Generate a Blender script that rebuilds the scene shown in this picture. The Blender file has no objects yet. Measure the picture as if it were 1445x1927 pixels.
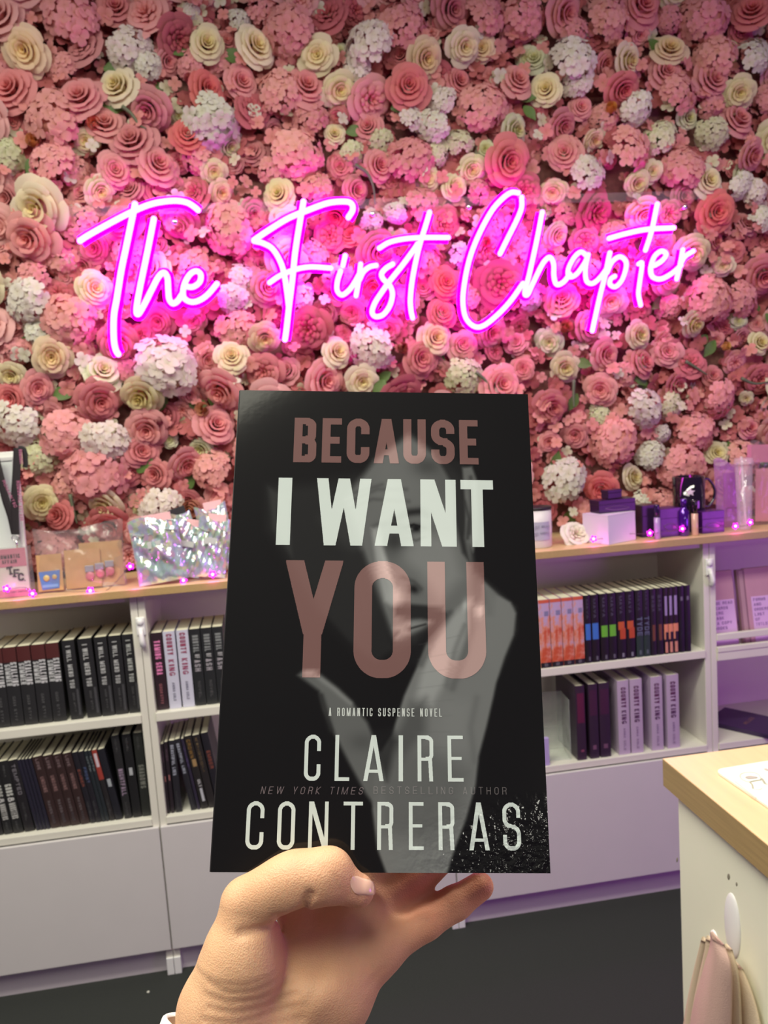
import bpy, bmesh, math, random
import numpy as np
from mathutils import Vector, Matrix
PI = math.pi
SC = bpy.context.scene
COL = SC.collection

# ------------------------------------------------------------------ camera
CAMH, FPX, CX, CY = 1.392, 1500.0, 722.5, 963.5
_p, _y, _r = 0.1132, 0.1445, -0.0661
FW = np.array([math.sin(_y)*math.cos(_p), math.cos(_y)*math.cos(_p), -math.sin(_p)])
_R0 = np.array([math.cos(_y), -math.sin(_y), 0.0]); _U0 = np.cross(_R0, FW)
RT = math.cos(_r)*_R0 + math.sin(_r)*_U0
UP = -math.sin(_r)*_R0 + math.cos(_r)*_U0
EYE = np.array([0, 0, CAMH])
cam = bpy.data.cameras.new('camera'); camo = bpy.data.objects.new('camera', cam); COL.objects.link(camo)
cam.sensor_fit = 'VERTICAL'; cam.sensor_height = 36; cam.sensor_width = 27
cam.lens = FPX*36/1927; cam.clip_start = 0.02
cam.dof.use_dof = True; cam.dof.focus_distance = 0.35; cam.dof.aperture_fstop = 27
camo.matrix_world = Matrix(((RT[0], UP[0], -FW[0], 0), (RT[1], UP[1], -FW[1], 0), (RT[2], UP[2], -FW[2], CAMH), (0, 0, 0, 1)))
SC.camera = camo

# ------------------------------------------------------------------ light
W = bpy.data.worlds.new('world'); SC.world = W; W.use_nodes = True
W.node_tree.nodes['Background'].inputs[0].default_value = (0.26, 0.13, 0.36, 1)
W.node_tree.nodes['Background'].inputs[1].default_value = 0.26
def area(name, loc, target, size, sizey, power, color, spread=PI):
    l = bpy.data.lights.new(name, 'AREA'); l.shape = 'RECTANGLE'; l.size = size; l.size_y = sizey
    l.energy = power; l.color = color; l.spread = spread
    o = bpy.data.objects.new(name, l); COL.objects.link(o); o.location = loc
    d = Vector(target) - Vector(loc); o.rotation_euler = d.to_track_quat('-Z', 'Y').to_euler()
    return o
area('ceiling_panel_front', (0.2, 0.92, 2.62), (0.2, 0.94, 0), 2.8, 0.25, 49, (1.0, 0.97, 0.80))
area('ceiling_panel_rear', (-0.75, 0.22, 2.70), (-0.70, 0.25, 0), 2.2, 0.9, 54, (1.0, 0.97, 0.80))
area('lamp_behind_viewer', (0.80, -2.6, 2.05), (0.1, 0.4, 1.2), 0.26, 0.26, 7, (1.0, 0.97, 0.85))
area('purple_wall_wash', (2.9, -0.1, 0.9), (0.6, 2.1, 0.9), 0.9, 0.9, 17, (0.62, 0.12, 1.0))
SC.view_settings.view_transform = 'Standard'; SC.view_settings.look = 'None'
SC.view_settings.gamma = 1; SC.view_settings.use_curve_mapping = False
SC.view_settings.exposure = 0.0

# ------------------------------------------------------------------ helpers
def ray(x, y): return FW + RT*(x-CX)/FPX - UP*(y-CY)/FPX
def at(x, y, axis, val):
    """point where the photograph's pixel meets the plane axis=val"""
    d = ray(x, y); return EYE + d*((val - EYE[axis])/d[axis])
def Xat(px, Y, z):
    """world x of photo column px on the line (.,Y,z)"""
    P0 = np.array([0, Y, z])-EYE; k = (px-CX)/FPX
    return -(P0@RT - k*(P0@FW))/(RT[0]-k*FW[0])
def srgb(r, g, b):
    f = lambda c: (c/255/12.92) if c/255 <= 0.04045 else ((c/255+0.055)/1.055)**2.4
    return (f(r), f(g), f(b), 1)
class MB:
    def __init__(s): s.v = []; s.f = []; s.c = None
    def add(s, vs, fs):
        n = len(s.v); s.v += [tuple(v) for v in vs]; s.f += [tuple(i+n for i in f) for f in fs]; return s
    def box(s, a, b, ch=0.0):
        (x0, y0, z0), (x1, y1, z1) = a, b
        if ch <= 0:
            return s.add([(x0,y0,z0),(x1,y0,z0),(x1,y1,z0),(x0,y1,z0),(x0,y0,z1),(x1,y0,z1),(x1,y1,z1),(x0,y1,z1)],
                         [(0,3,2,1),(4,5,6,7),(0,1,5,4),(1,2,6,5),(2,3,7,6),(3,0,4,7)])
        bm = bmesh.new(); bmesh.ops.create_cube(bm, size=1)
        bmesh.ops.scale(bm, vec=(x1-x0, y1-y0, z1-z0), verts=bm.verts)
        bmesh.ops.translate(bm, vec=((x0+x1)/2, (y0+y1)/2, (z0+z1)/2), verts=bm.verts)
        bmesh.ops.bevel(bm, geom=bm.edges[:], offset=ch, segments=2, affect='EDGES', profile=0.5)
        bm.verts.index_update()
        s.add([v.co[:] for v in bm.verts], [[v.index for v in f.verts] for f in bm.faces]); bm.free(); return s
    def lathe(s, prof, n=24, c=(0, 0, 0), axis=2):
        vs = []
        for r, h in prof:
            for i in range(n):
                a = 2*PI*i/n; p = [r*math.cos(a), r*math.sin(a), h]
                if axis == 1: p = [p[0], -p[2], p[1]]
                vs.append((p[0]+c[0], p[1]+c[1], p[2]+c[2]))
        fs = [(j*n+i, j*n+(i+1) % n, (j+1)*n+(i+1) % n, (j+1)*n+i) for j in range(len(prof)-1) for i in range(n)]
        if prof[0][0] > 1e-6: fs.append(tuple(reversed(range(n))))
        if prof[-1][0] > 1e-6: fs.append(tuple((len(prof)-1)*n+i for i in range(n)))
        return s.add(vs, fs)
    def tube(s, pts, r, n=8, flat=1.0, ref=(0, 1, 0), cap=True):
        pts = [np.array(p, float) for p in pts]; m = len(pts); base = len(s.v); vs = []
        for i, p in enumerate(pts):
            t = pts[min(i+1, m-1)]-pts[max(i-1, 0)]; t /= (np.linalg.norm(t)+1e-12)
            a = np.cross(t, ref); 
            if np.linalg.norm(a) < 1e-4: a = np.cross(t, (1, 0, 0.1))
            a /= np.linalg.norm(a); b = np.cross(a, t)
            rr = r[i] if hasattr(r, '__len__') else r
            for k in range(n):
                q = 2*PI*k/n; vs.append(p + a*rr*math.cos(q) + b*rr*flat*math.sin(q))
        fs = [(j*n+i, j*n+(i+1) % n, (j+1)*n+(i+1) % n, (j+1)*n+i) for j in range(m-1) for i in range(n)]
        if cap: fs += [tuple(reversed(range(n))), tuple((m-1)*n+i for i in range(n))]
        return s.add(vs, fs)
    def sphere(s, c, r, n=12, m=8, sc=(1, 1, 1)):
        prof = [(r*math.sin(PI*j/m), -r*math.cos(PI*j/m)) for j in range(m+1)]
        prof[0] = (1e-5, -r); prof[-1] = (1e-5, r)
        b = len(s.v); s.lathe(prof, n)
        for i in range(b, len(s.v)):
            v = s.v[i]; s.v[i] = (v[0]*sc[0]+c[0], v[1]*sc[1]+c[1], v[2]*sc[2]+c[2])
        return s
    def xf(s, M):
        M = Matrix(M) if not isinstance(M, Matrix) else M
        s.v = [tuple(M @ Vector(v)) for v in s.v]; return s
    def mesh(s, name, smooth=False):
        me = bpy.data.meshes.new(name); me.from_pydata([tuple(map(float, v)) for v in s.v], [], s.f)
        if smooth: me.polygons.foreach_set('use_smooth', [True]*len(me.polygons))
        me.update(); return me
def obj(name, g, mat, parent=None, loc=(0, 0, 0), rot=(0, 0, 0), smooth=False, **props):
    me = g.mesh(name, smooth) if isinstance(g, MB) else g
    o = bpy.data.objects.new(name, me); COL.objects.link(o)
    if mat is not None and len(me.materials) == 0: me.materials.append(mat)
    if parent: o.parent = parent
    o.location = loc; o.rotation_euler = rot
    for k, v in props.items(): o[k] = v
    return o
def thing(name, label, cat, loc=(0, 0, 0), rot=(0, 0, 0), group=None):
    o = bpy.data.objects.new(name, None); COL.objects.link(o); o.location = loc; o.rotation_euler = rot
    o.empty_display_size = 0.02; o['label'] = label; o['category'] = cat
    if group: o['group'] = group
    return o
def tag(o, label, cat, group=None):
    o['label'] = label; o['category'] = cat
    if group: o['group'] = group
    return o
def catmull(P, n=8):
    P = [np.array(p, float) for p in P]; Q = [2*P[0]-P[1]]+P+[2*P[-1]-P[-2]]; out = []
    for i in range(1, len(Q)-2):
        for k in range(n):
            t = k/n; a, b, c, d = Q[i-1:i+3]
            out.append(0.5*((2*b)+(-a+c)*t+(2*a-5*b+4*c-d)*t*t+(-a+3*b-3*c+d)*t**3))
    out.append(P[-1]); return out

# ------------------------------------------------------------------ materials
def mat(name, col, rough=0.5, metal=0.0, spec=0.5, coat=0.0, coat_r=0.1, emit=None, es=0.0, trans=0.0, alpha=1.0,
        noise=0.0, nscale=40, bump=0.0, bscale=200, objcol=False, stretch=None, sss=0.0):
    m = bpy.data.materials.new(name); m.use_nodes = True; nt = m.node_tree; b = nt.nodes['Principled BSDF']
    N = nt.nodes.new; L = nt.links.new
    b.inputs['Base Color'].default_value = col if len(col) == 4 else (*col, 1)
    b.inputs['Roughness'].default_value = rough; b.inputs['Metallic'].default_value = metal
    b.inputs['Specular IOR Level'].default_value = spec; b.inputs['Coat Weight'].default_value = coat
    b.inputs['Coat Roughness'].default_value = coat_r; b.inputs['Transmission Weight'].default_value = trans
    b.inputs['Alpha'].default_value = alpha
    if sss: b.inputs['Subsurface Weight'].default_value = sss; b.inputs['Subsurface Radius'].default_value = (0.012, 0.005, 0.003); b.inputs['Subsurface Scale'].default_value = 0.6
    if emit: b.inputs['Emission Color'].default_value = (*emit[:3], 1); b.inputs['Emission Strength'].default_value = es
    src = None
    if noise or bump or stretch:
        tc = N('ShaderNodeTexCoord'); mp = N('ShaderNodeMapping'); L(tc.outputs['Object'], mp.inputs[0])
        if stretch: mp.inputs['Scale'].default_value = stretch
    if objcol:
        oi = N('ShaderNodeObjectInfo'); src = oi.outputs['Color']
    if noise:
        nz = N('ShaderNodeTexNoise'); nz.inputs['Scale'].default_value = nscale; nz.inputs['Detail'].default_value = 4
        L(mp.outputs[0], nz.inputs['Vector'])
        mr = N('ShaderNodeMapRange'); mr.inputs[1].default_value = 0.25; mr.inputs[2].default_value = 0.75
        mr.inputs[3].default_value = 1-noise; mr.inputs[4].default_value = 1+noise; L(nz.outputs[0], mr.inputs[0])
        mx = N('ShaderNodeVectorMath'); mx.operation = 'SCALE'; L(mr.outputs[0], mx.inputs['Scale'])
        if src: L(src, mx.inputs[0])
        else: mx.inputs[0].default_value = b.inputs['Base Color'].default_value[:3]
        src = mx.outputs[0]
    if src: L(src, b.inputs['Base Color'])
    if bump:
        n2 = N('ShaderNodeTexNoise'); n2.inputs['Scale'].default_value = bscale; n2.inputs['Detail'].default_value = 3
        L(mp.outputs[0], n2.inputs['Vector'])
        bp = N('ShaderNodeBump'); bp.inputs['Strength'].default_value = bump; bp.inputs['Distance'].default_value = 0.002
        L(n2.outputs[0], bp.inputs['Height']); L(bp.outputs[0], b.inputs['Normal'])
        if coat: L(bp.outputs[0], b.inputs['Coat Normal'])
    return m
def petal_mat(name, inner, trans=0.3):
    """silk petals: outer colour from the object's colour, heart tinted by INNER (multiplied), attribute g runs 0 at the heart to 1 at the rim"""
    m = bpy.data.materials.new(name); m.use_nodes = True; nt = m.node_tree; N = nt.nodes.new; L = nt.links.new
    nt.nodes.remove(nt.nodes['Principled BSDF']); out = nt.nodes['Material Output']
    oi = N('ShaderNodeObjectInfo'); at_ = N('ShaderNodeAttribute'); at_.attribute_name = 'g'
    mul = N('ShaderNodeMix'); mul.data_type = 'RGBA'; mul.blend_type = 'MULTIPLY'; mul.inputs[0].default_value = 1
    L(oi.outputs['Color'], mul.inputs[6]); mul.inputs[7].default_value = inner
    mix = N('ShaderNodeMix'); mix.data_type = 'RGBA'; L(at_.outputs['Fac'], mix.inputs[0]); L(mul.outputs[2], mix.inputs[6]); L(oi.outputs['Color'], mix.inputs[7])
    d = N('ShaderNodeBsdfDiffuse'); t = N('ShaderNodeBsdfTranslucent'); ms = N('ShaderNodeMixShader'); ms.inputs[0].default_value = trans
    L(mix.outputs[2], d.inputs[0]); L(mix.outputs[2], t.inputs[0]); L(d.outputs[0], ms.inputs[1]); L(t.outputs[0], ms.inputs[2]); L(ms.outputs[0], out.inputs[0])
    return m
def emis(name, col, s):
    m = bpy.data.materials.new(name); m.use_nodes = True; nt = m.node_tree
    nt.nodes.remove(nt.nodes['Principled BSDF']); e = nt.nodes.new('ShaderNodeEmission')
    e.inputs[0].default_value = (*col, 1); e.inputs[1].default_value = s; nt.links.new(e.outputs[0], nt.nodes['Material Output'].inputs[0]); return m
def film(name, col, rough, transp, iri=0.0, rot=0.0):
    """clear or shiny plastic film: glossy over mostly transparent"""
    m = bpy.data.materials.new(name); m.use_nodes = True; nt = m.node_tree; N = nt.nodes.new; L = nt.links.new
    b = nt.nodes['Principled BSDF']; b.inputs['Base Color'].default_value = col; b.inputs['Roughness'].default_value = rough
    b.inputs['Specular IOR Level'].default_value = 0.9; b.inputs['Coat Weight'].default_value = 1; b.inputs['Coat Roughness'].default_value = rough
    t = N('ShaderNodeBsdfTransparent'); ms = N('ShaderNodeMixShader'); ms.inputs[0].default_value = 1-transp
    L(t.outputs[0], ms.inputs[1]); L(b.outputs[0], ms.inputs[2]); L(ms.outputs[0], nt.nodes['Material Output'].inputs[0])
    tc = N('ShaderNodeTexCoord'); n2 = N('ShaderNodeTexNoise'); n2.inputs['Scale'].default_value = 28; L(tc.outputs['Object'], n2.inputs['Vector'])
    bp = N('ShaderNodeBump'); bp.inputs['Strength'].default_value = 0.9; bp.inputs['Distance'].default_value = 0.006; L(n2.outputs[0], bp.inputs['Height']); L(bp.outputs[0], b.inputs['Normal']); L(bp.outputs[0], b.inputs['Coat Normal'])
    if iri:   # holographic foil: hue patches printed as a diffraction pattern
        b.inputs['Metallic'].default_value = 0.45
        vo = N('ShaderNodeTexVoronoi'); vo.inputs['Scale'].default_value = 80; L(tc.outputs['Object'], vo.inputs['Vector'])
        hs = N('ShaderNodeHueSaturation'); hs.inputs['Color'].default_value = (0.55, 0.85, 0.80, 1); L(vo.outputs['Color'], hs.inputs['Hue']) 
        mx = N('ShaderNodeMix'); mx.data_type = 'RGBA'; mx.inputs[0].default_value = iri; mx.inputs[6].default_value = col
        L(hs.outputs[0], mx.inputs[7]); L(mx.outputs[2], b.inputs['Base Color'])
    return m
M_white = mat('white_laminate', srgb(222, 220, 208), 0.42, noise=0.02, nscale=12)
M_drawer = mat('white_drawer_front', srgb(208, 204, 205), 0.5, noise=0.015, nscale=10)
M_counter = mat('white_counter_panel', srgb(236, 238, 216), 0.4, noise=0.02, nscale=14)
M_wood = mat('oak_laminate', srgb(218, 186, 140), 0.35, noise=0.07, nscale=9, stretch=(1.2, 14, 14))
M_woodedge = mat('oak_laminate_edge', srgb(176, 148, 100), 0.45, noise=0.10, nscale=9, stretch=(14, 1.2, 40))
M_page = mat('book_paper', srgb(226, 222, 200), 0.85, noise=0.05, nscale=60, stretch=(40, 1, 1))
M_plastic = mat('white_plastic', srgb(232, 232, 232), 0.3)
M_black = mat('matte_black', srgb(30, 28, 30), 0.45)
M_chrome = mat('polished_metal', (0.8, 0.8, 0.8), 0.2, metal=1)
M_gap = mat('dark_gap', srgb(120, 112, 108), 0.8)
_mc = {}
def M(rgb, rough=0.5, **k):
    key = (tuple(rgb), rough, tuple(sorted(k.items())))
    if key not in _mc: _mc[key] = mat('finish', srgb(*rgb), rough, **k)
    return _mc[key]

# ------------------------------------------------------------------ lettering: condensed capitals cut out as flat shapes
def _rr(X, Y, x0, y0, x1, y1, r):
    cx, cy = (x0+x1)/2, (y0+y1)/2; qx = abs(X-cx)-(x1-x0)/2+r; qy = abs(Y-cy)-(y1-y0)/2+r
    return np.hypot(np.maximum(qx, 0), np.maximum(qy, 0))+np.minimum(np.maximum(qx, qy), 0)-r
def _ring(X, Y, x0, y0, x1, y1, r, t):
    d = _rr(X, Y, x0, y0, x1, y1, r); return (d <= 0) & (d >= -t)
def _rect(X, Y, x0, y0, x1, y1): return (X >= x0) & (X <= x1) & (Y >= y0) & (Y <= y1)
def _st(X, Y, x0, x1, t):
    """slanted stroke from (x0,0) to (x1,1), horizontal width t, x0/x1 are its left edge"""
    e = x0+(x1-x0)*Y; return (X >= e) & (X <= e+t) & (Y >= 0) & (Y <= 1)
def glyph(ch, X, Y, w, t, tv=None):
    """w cell width, t stem width, tv bar height; cell height 1"""
    tv = tv or t; r = min(w*0.48, 0.3); R = _rect; h = 0.5
    if ch == 'I': return R(X, Y, 0, 0, w, 1)
    if ch == '.': return R(X, Y, 0, 0, t, t)
    if ch == '-': return R(X, Y, 0, .42, w, .42+t)
    if ch == 'O': return _ring(X, Y, 0, 0, w, 1, r, t)
    if ch == 'Q': return _ring(X, Y, 0, 0, w, 1, r, t) | R(X, Y, w*.55, 0, w, t)
    if ch == 'C': return _ring(X, Y, 0, 0, w, 1, r, t) & ~((X > w/2) & (Y > .36) & (Y < .64))
    if ch == 'G': return (_ring(X, Y, 0, 0, w, 1, r, t) & ~((X > w/2) & (Y > .5) & (Y < .66))) | R(X, Y, w*.5, .5-tv, w, .5)
    if ch == 'U': return _ring(X, Y, 0, 0, w, 1.6, r, t) & (Y <= 1)
    if ch == 'J': return _ring(X, Y, 0, 0, w, 1.6, r, t) & (Y <= 1) & ((X > w/2) | (Y < .35))
    if ch == 'S':
        a = _ring(X, Y, 0, h-tv/2, w, 1, r, t) & ((X < w/2) | (Y > .68) | (Y < h+tv/2)) & ~((X > w*.5) & (Y < h+tv/2) & (Y < h-tv/2))
        b = _ring(X, Y, 0, 0, w, h+tv/2, r, t) & ((X > w/2) | (Y < .32) | (Y > h-tv/2))
        return (a & ((Y > h+tv/2) | (X < w/2))) | (b & ((Y < h-tv/2) | (X > w/2))) | R(X, Y, w*.3, h-tv/2, w*.7, h+tv/2)
    if ch == 'E': return R(X, Y, 0, 0, t, 1) | R(X, Y, 0, 0, w, tv) | R(X, Y, 0, 1-tv, w, 1) | R(X, Y, 0, .5-tv/2, w*.9, .5+tv/2)
    if ch == 'F': return R(X, Y, 0, 0, t, 1) | R(X, Y, 0, 1-tv, w, 1) | R(X, Y, 0, .5-tv/2, w*.88, .5+tv/2)
    if ch == 'L': return R(X, Y, 0, 0, t, 1) | R(X, Y, 0, 0, w, tv)
    if ch == 'T': return R(X, Y, (w-t)/2, 0, (w+t)/2, 1) | R(X, Y, 0, 1-tv, w, 1)
    if ch == 'H': return R(X, Y, 0, 0, t, 1) | R(X, Y, w-t, 0, w, 1) | R(X, Y, 0, .5-tv/2, w, .5+tv/2)
    if ch == 'B':
        return (_ring(X, Y, 0, 0, w, h+tv/2, r*.8, t) & (X > w/2)) | (_ring(X, Y, 0, h-tv/2, w*.97, 1, r*.8, t) & (X > w/2)) | R(X, Y, 0, 0, t, 1) | R(X, Y, 0, 0, w*.55, tv) | R(X, Y, 0, 1-tv, w*.55, 1) | R(X, Y, 0, h-tv/2, w*.6, h+tv/2)
    if ch in 'PR':
        g = (_ring(X, Y, 0, .44, w, 1, r*.8, t) & (X > w/2)) | R(X, Y, 0, 0, t, 1) | R(X, Y, 0, 1-tv, w*.55, 1) | R(X, Y, 0, .44, w*.55, .44+tv)
        if ch == 'R': e = w-t+.06*w*(1-Y/.45)-.08*w; g = g | ((X >= e) & (X <= e+t) & (Y <= .5) & (Y >= 0))
        return g
    if ch == 'D': return (_ring(X, Y, 0, 0, w, 1, r, t) & (X > w/2)) | R(X, Y, 0, 0, t, 1) | R(X, Y, 0, 0, w*.55, tv) | R(X, Y, 0, 1-tv, w*.55, 1)
    if ch == 'A':
        c = (w-t*1.15)/2; return _st(X, Y, 0, c, t*1.08) | _st(X, Y, w-t*1.08, c+t*.07, t*1.08) | (R(X, Y, w*.2, .18, w*.8, .18+tv*.85))
    if ch == 'V': c = (w-t*1.1)/2; return _st(X, Y, c, 0, t*1.05) | _st(X, Y, c, w-t*1.05, t*1.05)
    if ch == 'N': return R(X, Y, 0, 0, t*.92, 1) | R(X, Y, w-t*.92, 0, w, 1) | _st(X, Y, w-t*1.25, 0, t*1.25)
    if ch == 'M':
        c = w/2-t*.5; return R(X, Y, 0, 0, t*.9, 1) | R(X, Y, w-t*.9, 0, w, 1) | _st(X, Y, c, 0, t*.95) | _st(X, Y, c, w-t*.95, t*.95)
    if ch == 'W':
        q = w*.24; c = w/2-t*.5; return _st(X, Y, q-t*.4, 0, t) | _st(X, Y, q-t*.4, c, t) | _st(X, Y, w-q-t*.6, c, t) | _st(X, Y, w-q-t*.6, w-t, t)
    if ch == 'Y': return (_st(X, Y, -(w-t)*.28, 0, t*1.1)*0 > 1) | (R(X, Y, (w-t)/2, 0, (w+t)/2, .42)) | ((Y > .36) & (abs(abs(X-w/2)-((w-t)/2)*((Y-.36)/.64)) < t*.53) & (X >= 0) & (X <= w) & (Y <= 1))
    if ch == 'K': return R(X, Y, 0, 0, t, 1) | ((X > 0) & (X < w) & (abs(abs(Y-.5)-(X-t*.6)*.5/(w-t*1.1)) < t*.62) & (Y >= 0) & (Y <= 1))
    if ch == 'X': return _st(X, Y, 0, w-t, t) | _st(X, Y, w-t, 0, t)
    if ch == 'Z': return R(X, Y, 0, 0, w, tv) | R(X, Y, 0, 1-tv, w, 1) | _st(X, Y, 0, w-t, t)
    if ch == '&': return _ring(X, Y, 0, 0, w, .56, r, t) | _ring(X, Y, w*.12, .48, w*.88, 1, r*.8, t)
    if ch == '+': return (abs(X-w/2) < t/2) | (abs(Y-.5) < t/2)
    return X < -9
def trace(mask, xs, ys):
    """flat polygons (x0a,x1a,ya)-(x0b,x1b,yb) from a sampled mask, rows joined where they run on"""
    rows = []
    dx = xs[1]-xs[0]
    for row in mask:
        d = np.diff(np.concatenate([[0], row.astype(int), [0]])); a = np.where(d == 1)[0]; b = np.where(d == -1)[0]
        rows.append([(xs[i]-dx/2, xs[j-1]+dx/2) for i, j in zip(a, b)])
    dy = ys[1]-ys[0]; quads = []; i = 0; n = len(rows)
    while i < n:
        j = i
        while j+1 < n and rows[j+1] == rows[i]: j += 1
        y0 = ys[i]-dy/2; y1 = ys[j]+dy/2
        nxt = rows[j+1] if j+1 < n else None
        if j == i and nxt is not None and len(nxt) == len(rows[i]) and all(abs(p[0]-q[0]) < 6*dy and abs(p[1]-q[1]) < 6*dy for p, q in zip(nxt, rows[i])):
            for p, q in zip(rows[i], nxt): quads.append((p[0], p[1], y0, q[0], q[1], y1))
        else:
            for p in rows[i]: quads.append((p[0], p[1], y0, p[0], p[1], y1))
        i = j+1
    return quads
def letters_mb(spec, n=60, shear=0.0):
    """spec: list of (char, x0, x1, y0, y1, stem/height) in plane units -> MB in the x-z plane facing -y"""
    mb = MB()
    for ch, x0, x1, y0, y1, t in spec:
        H = y1-y0; w = (x1-x0)/H; nx = max(8, int(n*w*2.2)); xs = (np.arange(nx)+.5)/nx*w; ys = (np.arange(n)+.5)/n
        X, Y = np.meshgrid(xs, ys)
        tt = t if ch != 'I' else min(t, w)
        for a0, a1, ya, b0, b1, yb in trace(glyph(ch, X, Y, w, tt, t*.85), xs, ys):
            k = len(mb.v); P = lambda x, y: (x0+x*H+shear*y*H, 0, y0+y*H)
            mb.v += [P(a0, ya), P(a1, ya), P(b1, yb), P(b0, yb)]; mb.f.append((k, k+1, k+2, k+3))
    return mb
def word_spec(text, x0, x1, y0, y1, t=0.2, gap=0.16):
    wid = {'I': t*1.0, 'W': .75, 'M': .62, ' ': .28, '.': t}; ws = [wid.get(c, .45) for c in text]
    tot = sum(ws)+gap*(len(text)-1); k = (x1-x0)/tot; out = []; x = x0
    for c, w in zip(text, ws):
        if c != ' ': out.append((c, x, x+w*k, y0, y1, t*min(1, k/(y1-y0)*1.15) if k < (y1-y0) else t))
        x += (w+gap)*k
    return out
_wc = {}
def word_mesh(text, length, height, t=0.2, n=14):
    """a word lying along +x, LENGTH long and HEIGHT tall, mesh data shared between repeats"""
    key = (text, round(length, 4), round(height, 4), t)
    if key not in _wc: _wc[key] = letters_mb(word_spec(text, 0, length, 0, height, t), n).mesh('lettering')
    return _wc[key].copy() if False else _wc[key]

# ------------------------------------------------------------------ room
SH, YS, YW = 0.7032, 2.0, 2.275     # middle shelf height, shelf front, flower wall
TOPB, TOPT, YC = 1.0063, 1.0262, 1.98
LOWZ, DRT, DRB = 0.428, 0.4064, 0.0736
M_carpet = mat('charcoal_carpet', srgb(44, 47, 45), 0.95, noise=0.25, nscale=350, bump=0.8, bscale=500)
o = obj('floor', MB().box((-2.4, -1.4, -0.05), (3.6, YW+.03, 0)), M_carpet, kind='structure')
o = obj('wall_back', MB().box((-2.4, YW+.02, 0), (3.6, YW+.1, 3.0)), M((205, 190, 190), .8), kind='structure')
fl = MB()
_c = at(279, 1868, 2, 0.0); fl.sphere((_c[0], _c[1], .002), .004, 8, 5, (1, 1, .6))
tag(obj('lint_speck', fl, M((200, 200, 190), .9), smooth=True), 'tiny pale speck of lint on the dark carpet', 'lint')

BX = [-1.0984, -0.338, 0.4224, 1.1828, 1.9432]
TH = 0.0175
names = ['white shelving unit under the kraft pouch with rows of mostly black paperbacks',
         'white shelving unit behind the held book, black paperbacks at one end only',
         'white shelving unit under the white box and the mug, orange spines on top shelf',
         'white shelving unit beyond the wood-topped counter with face-out binders and dark notebook']
for i in range(4):
    x0, x1 = BX[i]+.0006, BX[i+1]-.0006
    t = thing('shelving_unit', names[i], 'shelving unit', (x0, YS, 0), group='white shelving units along the flower wall')
    w = x1-x0; D = YW-YS-.005; yf = .004
    for s in (0, 1): obj('side_panel', MB().box((s*(w-TH), yf, .045), (s*(w-TH)+TH, D, TOPB), .0012), M_white, t)
    obj('back_panel', MB().box((TH, D-.006, .05), (w-TH, D, TOPB)), M_white, t)
    if i < 3:
        obj('shelf', MB().box((TH, 0, SH-.022), (w-TH, D-.006, SH), .0012), M_white, t)
    else:
        obj('shelf', MB().box((TH, 0, SH-.035), (w-TH, D-.006, SH-.008), .0012), M_white, t)
        obj('display_ledge', MB().box((TH, -.002, SH-.010), (w-TH, .010, SH+.004), .001), M_white, t)
        obj('rail', MB().box((TH, .002, SH+.022), (w-TH, .014, SH+.040), .0015), M_white, t)
    obj('bottom_shelf', MB().box((TH, .001, LOWZ-.018), (w-TH, D-.006, LOWZ), .001), M_white, t)
    obj('top_rail', MB().box((TH, .012, TOPB-.016), (w-TH, .05, TOPB-.001)), M_white, t)
    obj('drawer', MB().box((.0012, -.006, DRB), (w-.0012, .004, DRT), .001), M_drawer, t)
    obj('plinth', MB().box((TH, .022, .0), (w-TH, .036, DRB+.02)), M((196, 188, 196), .5), t)
    for s in (0, 1): obj('foot', MB().box((s*(w-TH), 0.0, 0.0), (s*(w-TH)+TH, .05, .046), .001), M_plastic, t)
wt = thing('worktop', 'long thin oak-look worktop running over the white shelving units', 'worktop', (0, YC, 0))
obj('board', MB().box((-1.25, 0, TOPB), (2.1, YW-YC, TOPT), .0012), M_wood, wt)
obj('front_edging', MB().box((-1.25, -.0008, TOPB+.001), (2.1, .0006, TOPT-.001)), M_woodedge, wt)

def clip_hook(px, py, label):
    p = at(px, py, 1, YS)
    t = thing('cabinet_clip', label, 'clip', (p[0], YS+.004, p[2]), group='white plastic clips on the shelving posts')
    b = MB().box((-.011, -.006, -.004), (.011, 0, .042), .003); obj('clip_plate', b, M_plastic, t)
    h = MB().tube([(0, -.007, .014), (.001, -.012, .0), (.002, -.016, -.014), (.003, -.014, -.026), (.002, -.006, -.031)], [.006, .0065, .007, .008, .006], 10, ref=(1, 0, 0)); obj('clip_latch', h, M_plastic, t, smooth=True)
    h = MB().sphere((0, -.007, .030), .0085, 14, 8, (1, .6, 1.0)); obj('clip_cap', h, M_plastic, t, smooth=True)
clip_hook(266, 1193, 'white plastic clip on the post between the silver-titled black paperbacks and the pink-titled one')
clip_hook(1335, 1080, 'white plastic clip on the post next to the face-out binders')

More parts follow.
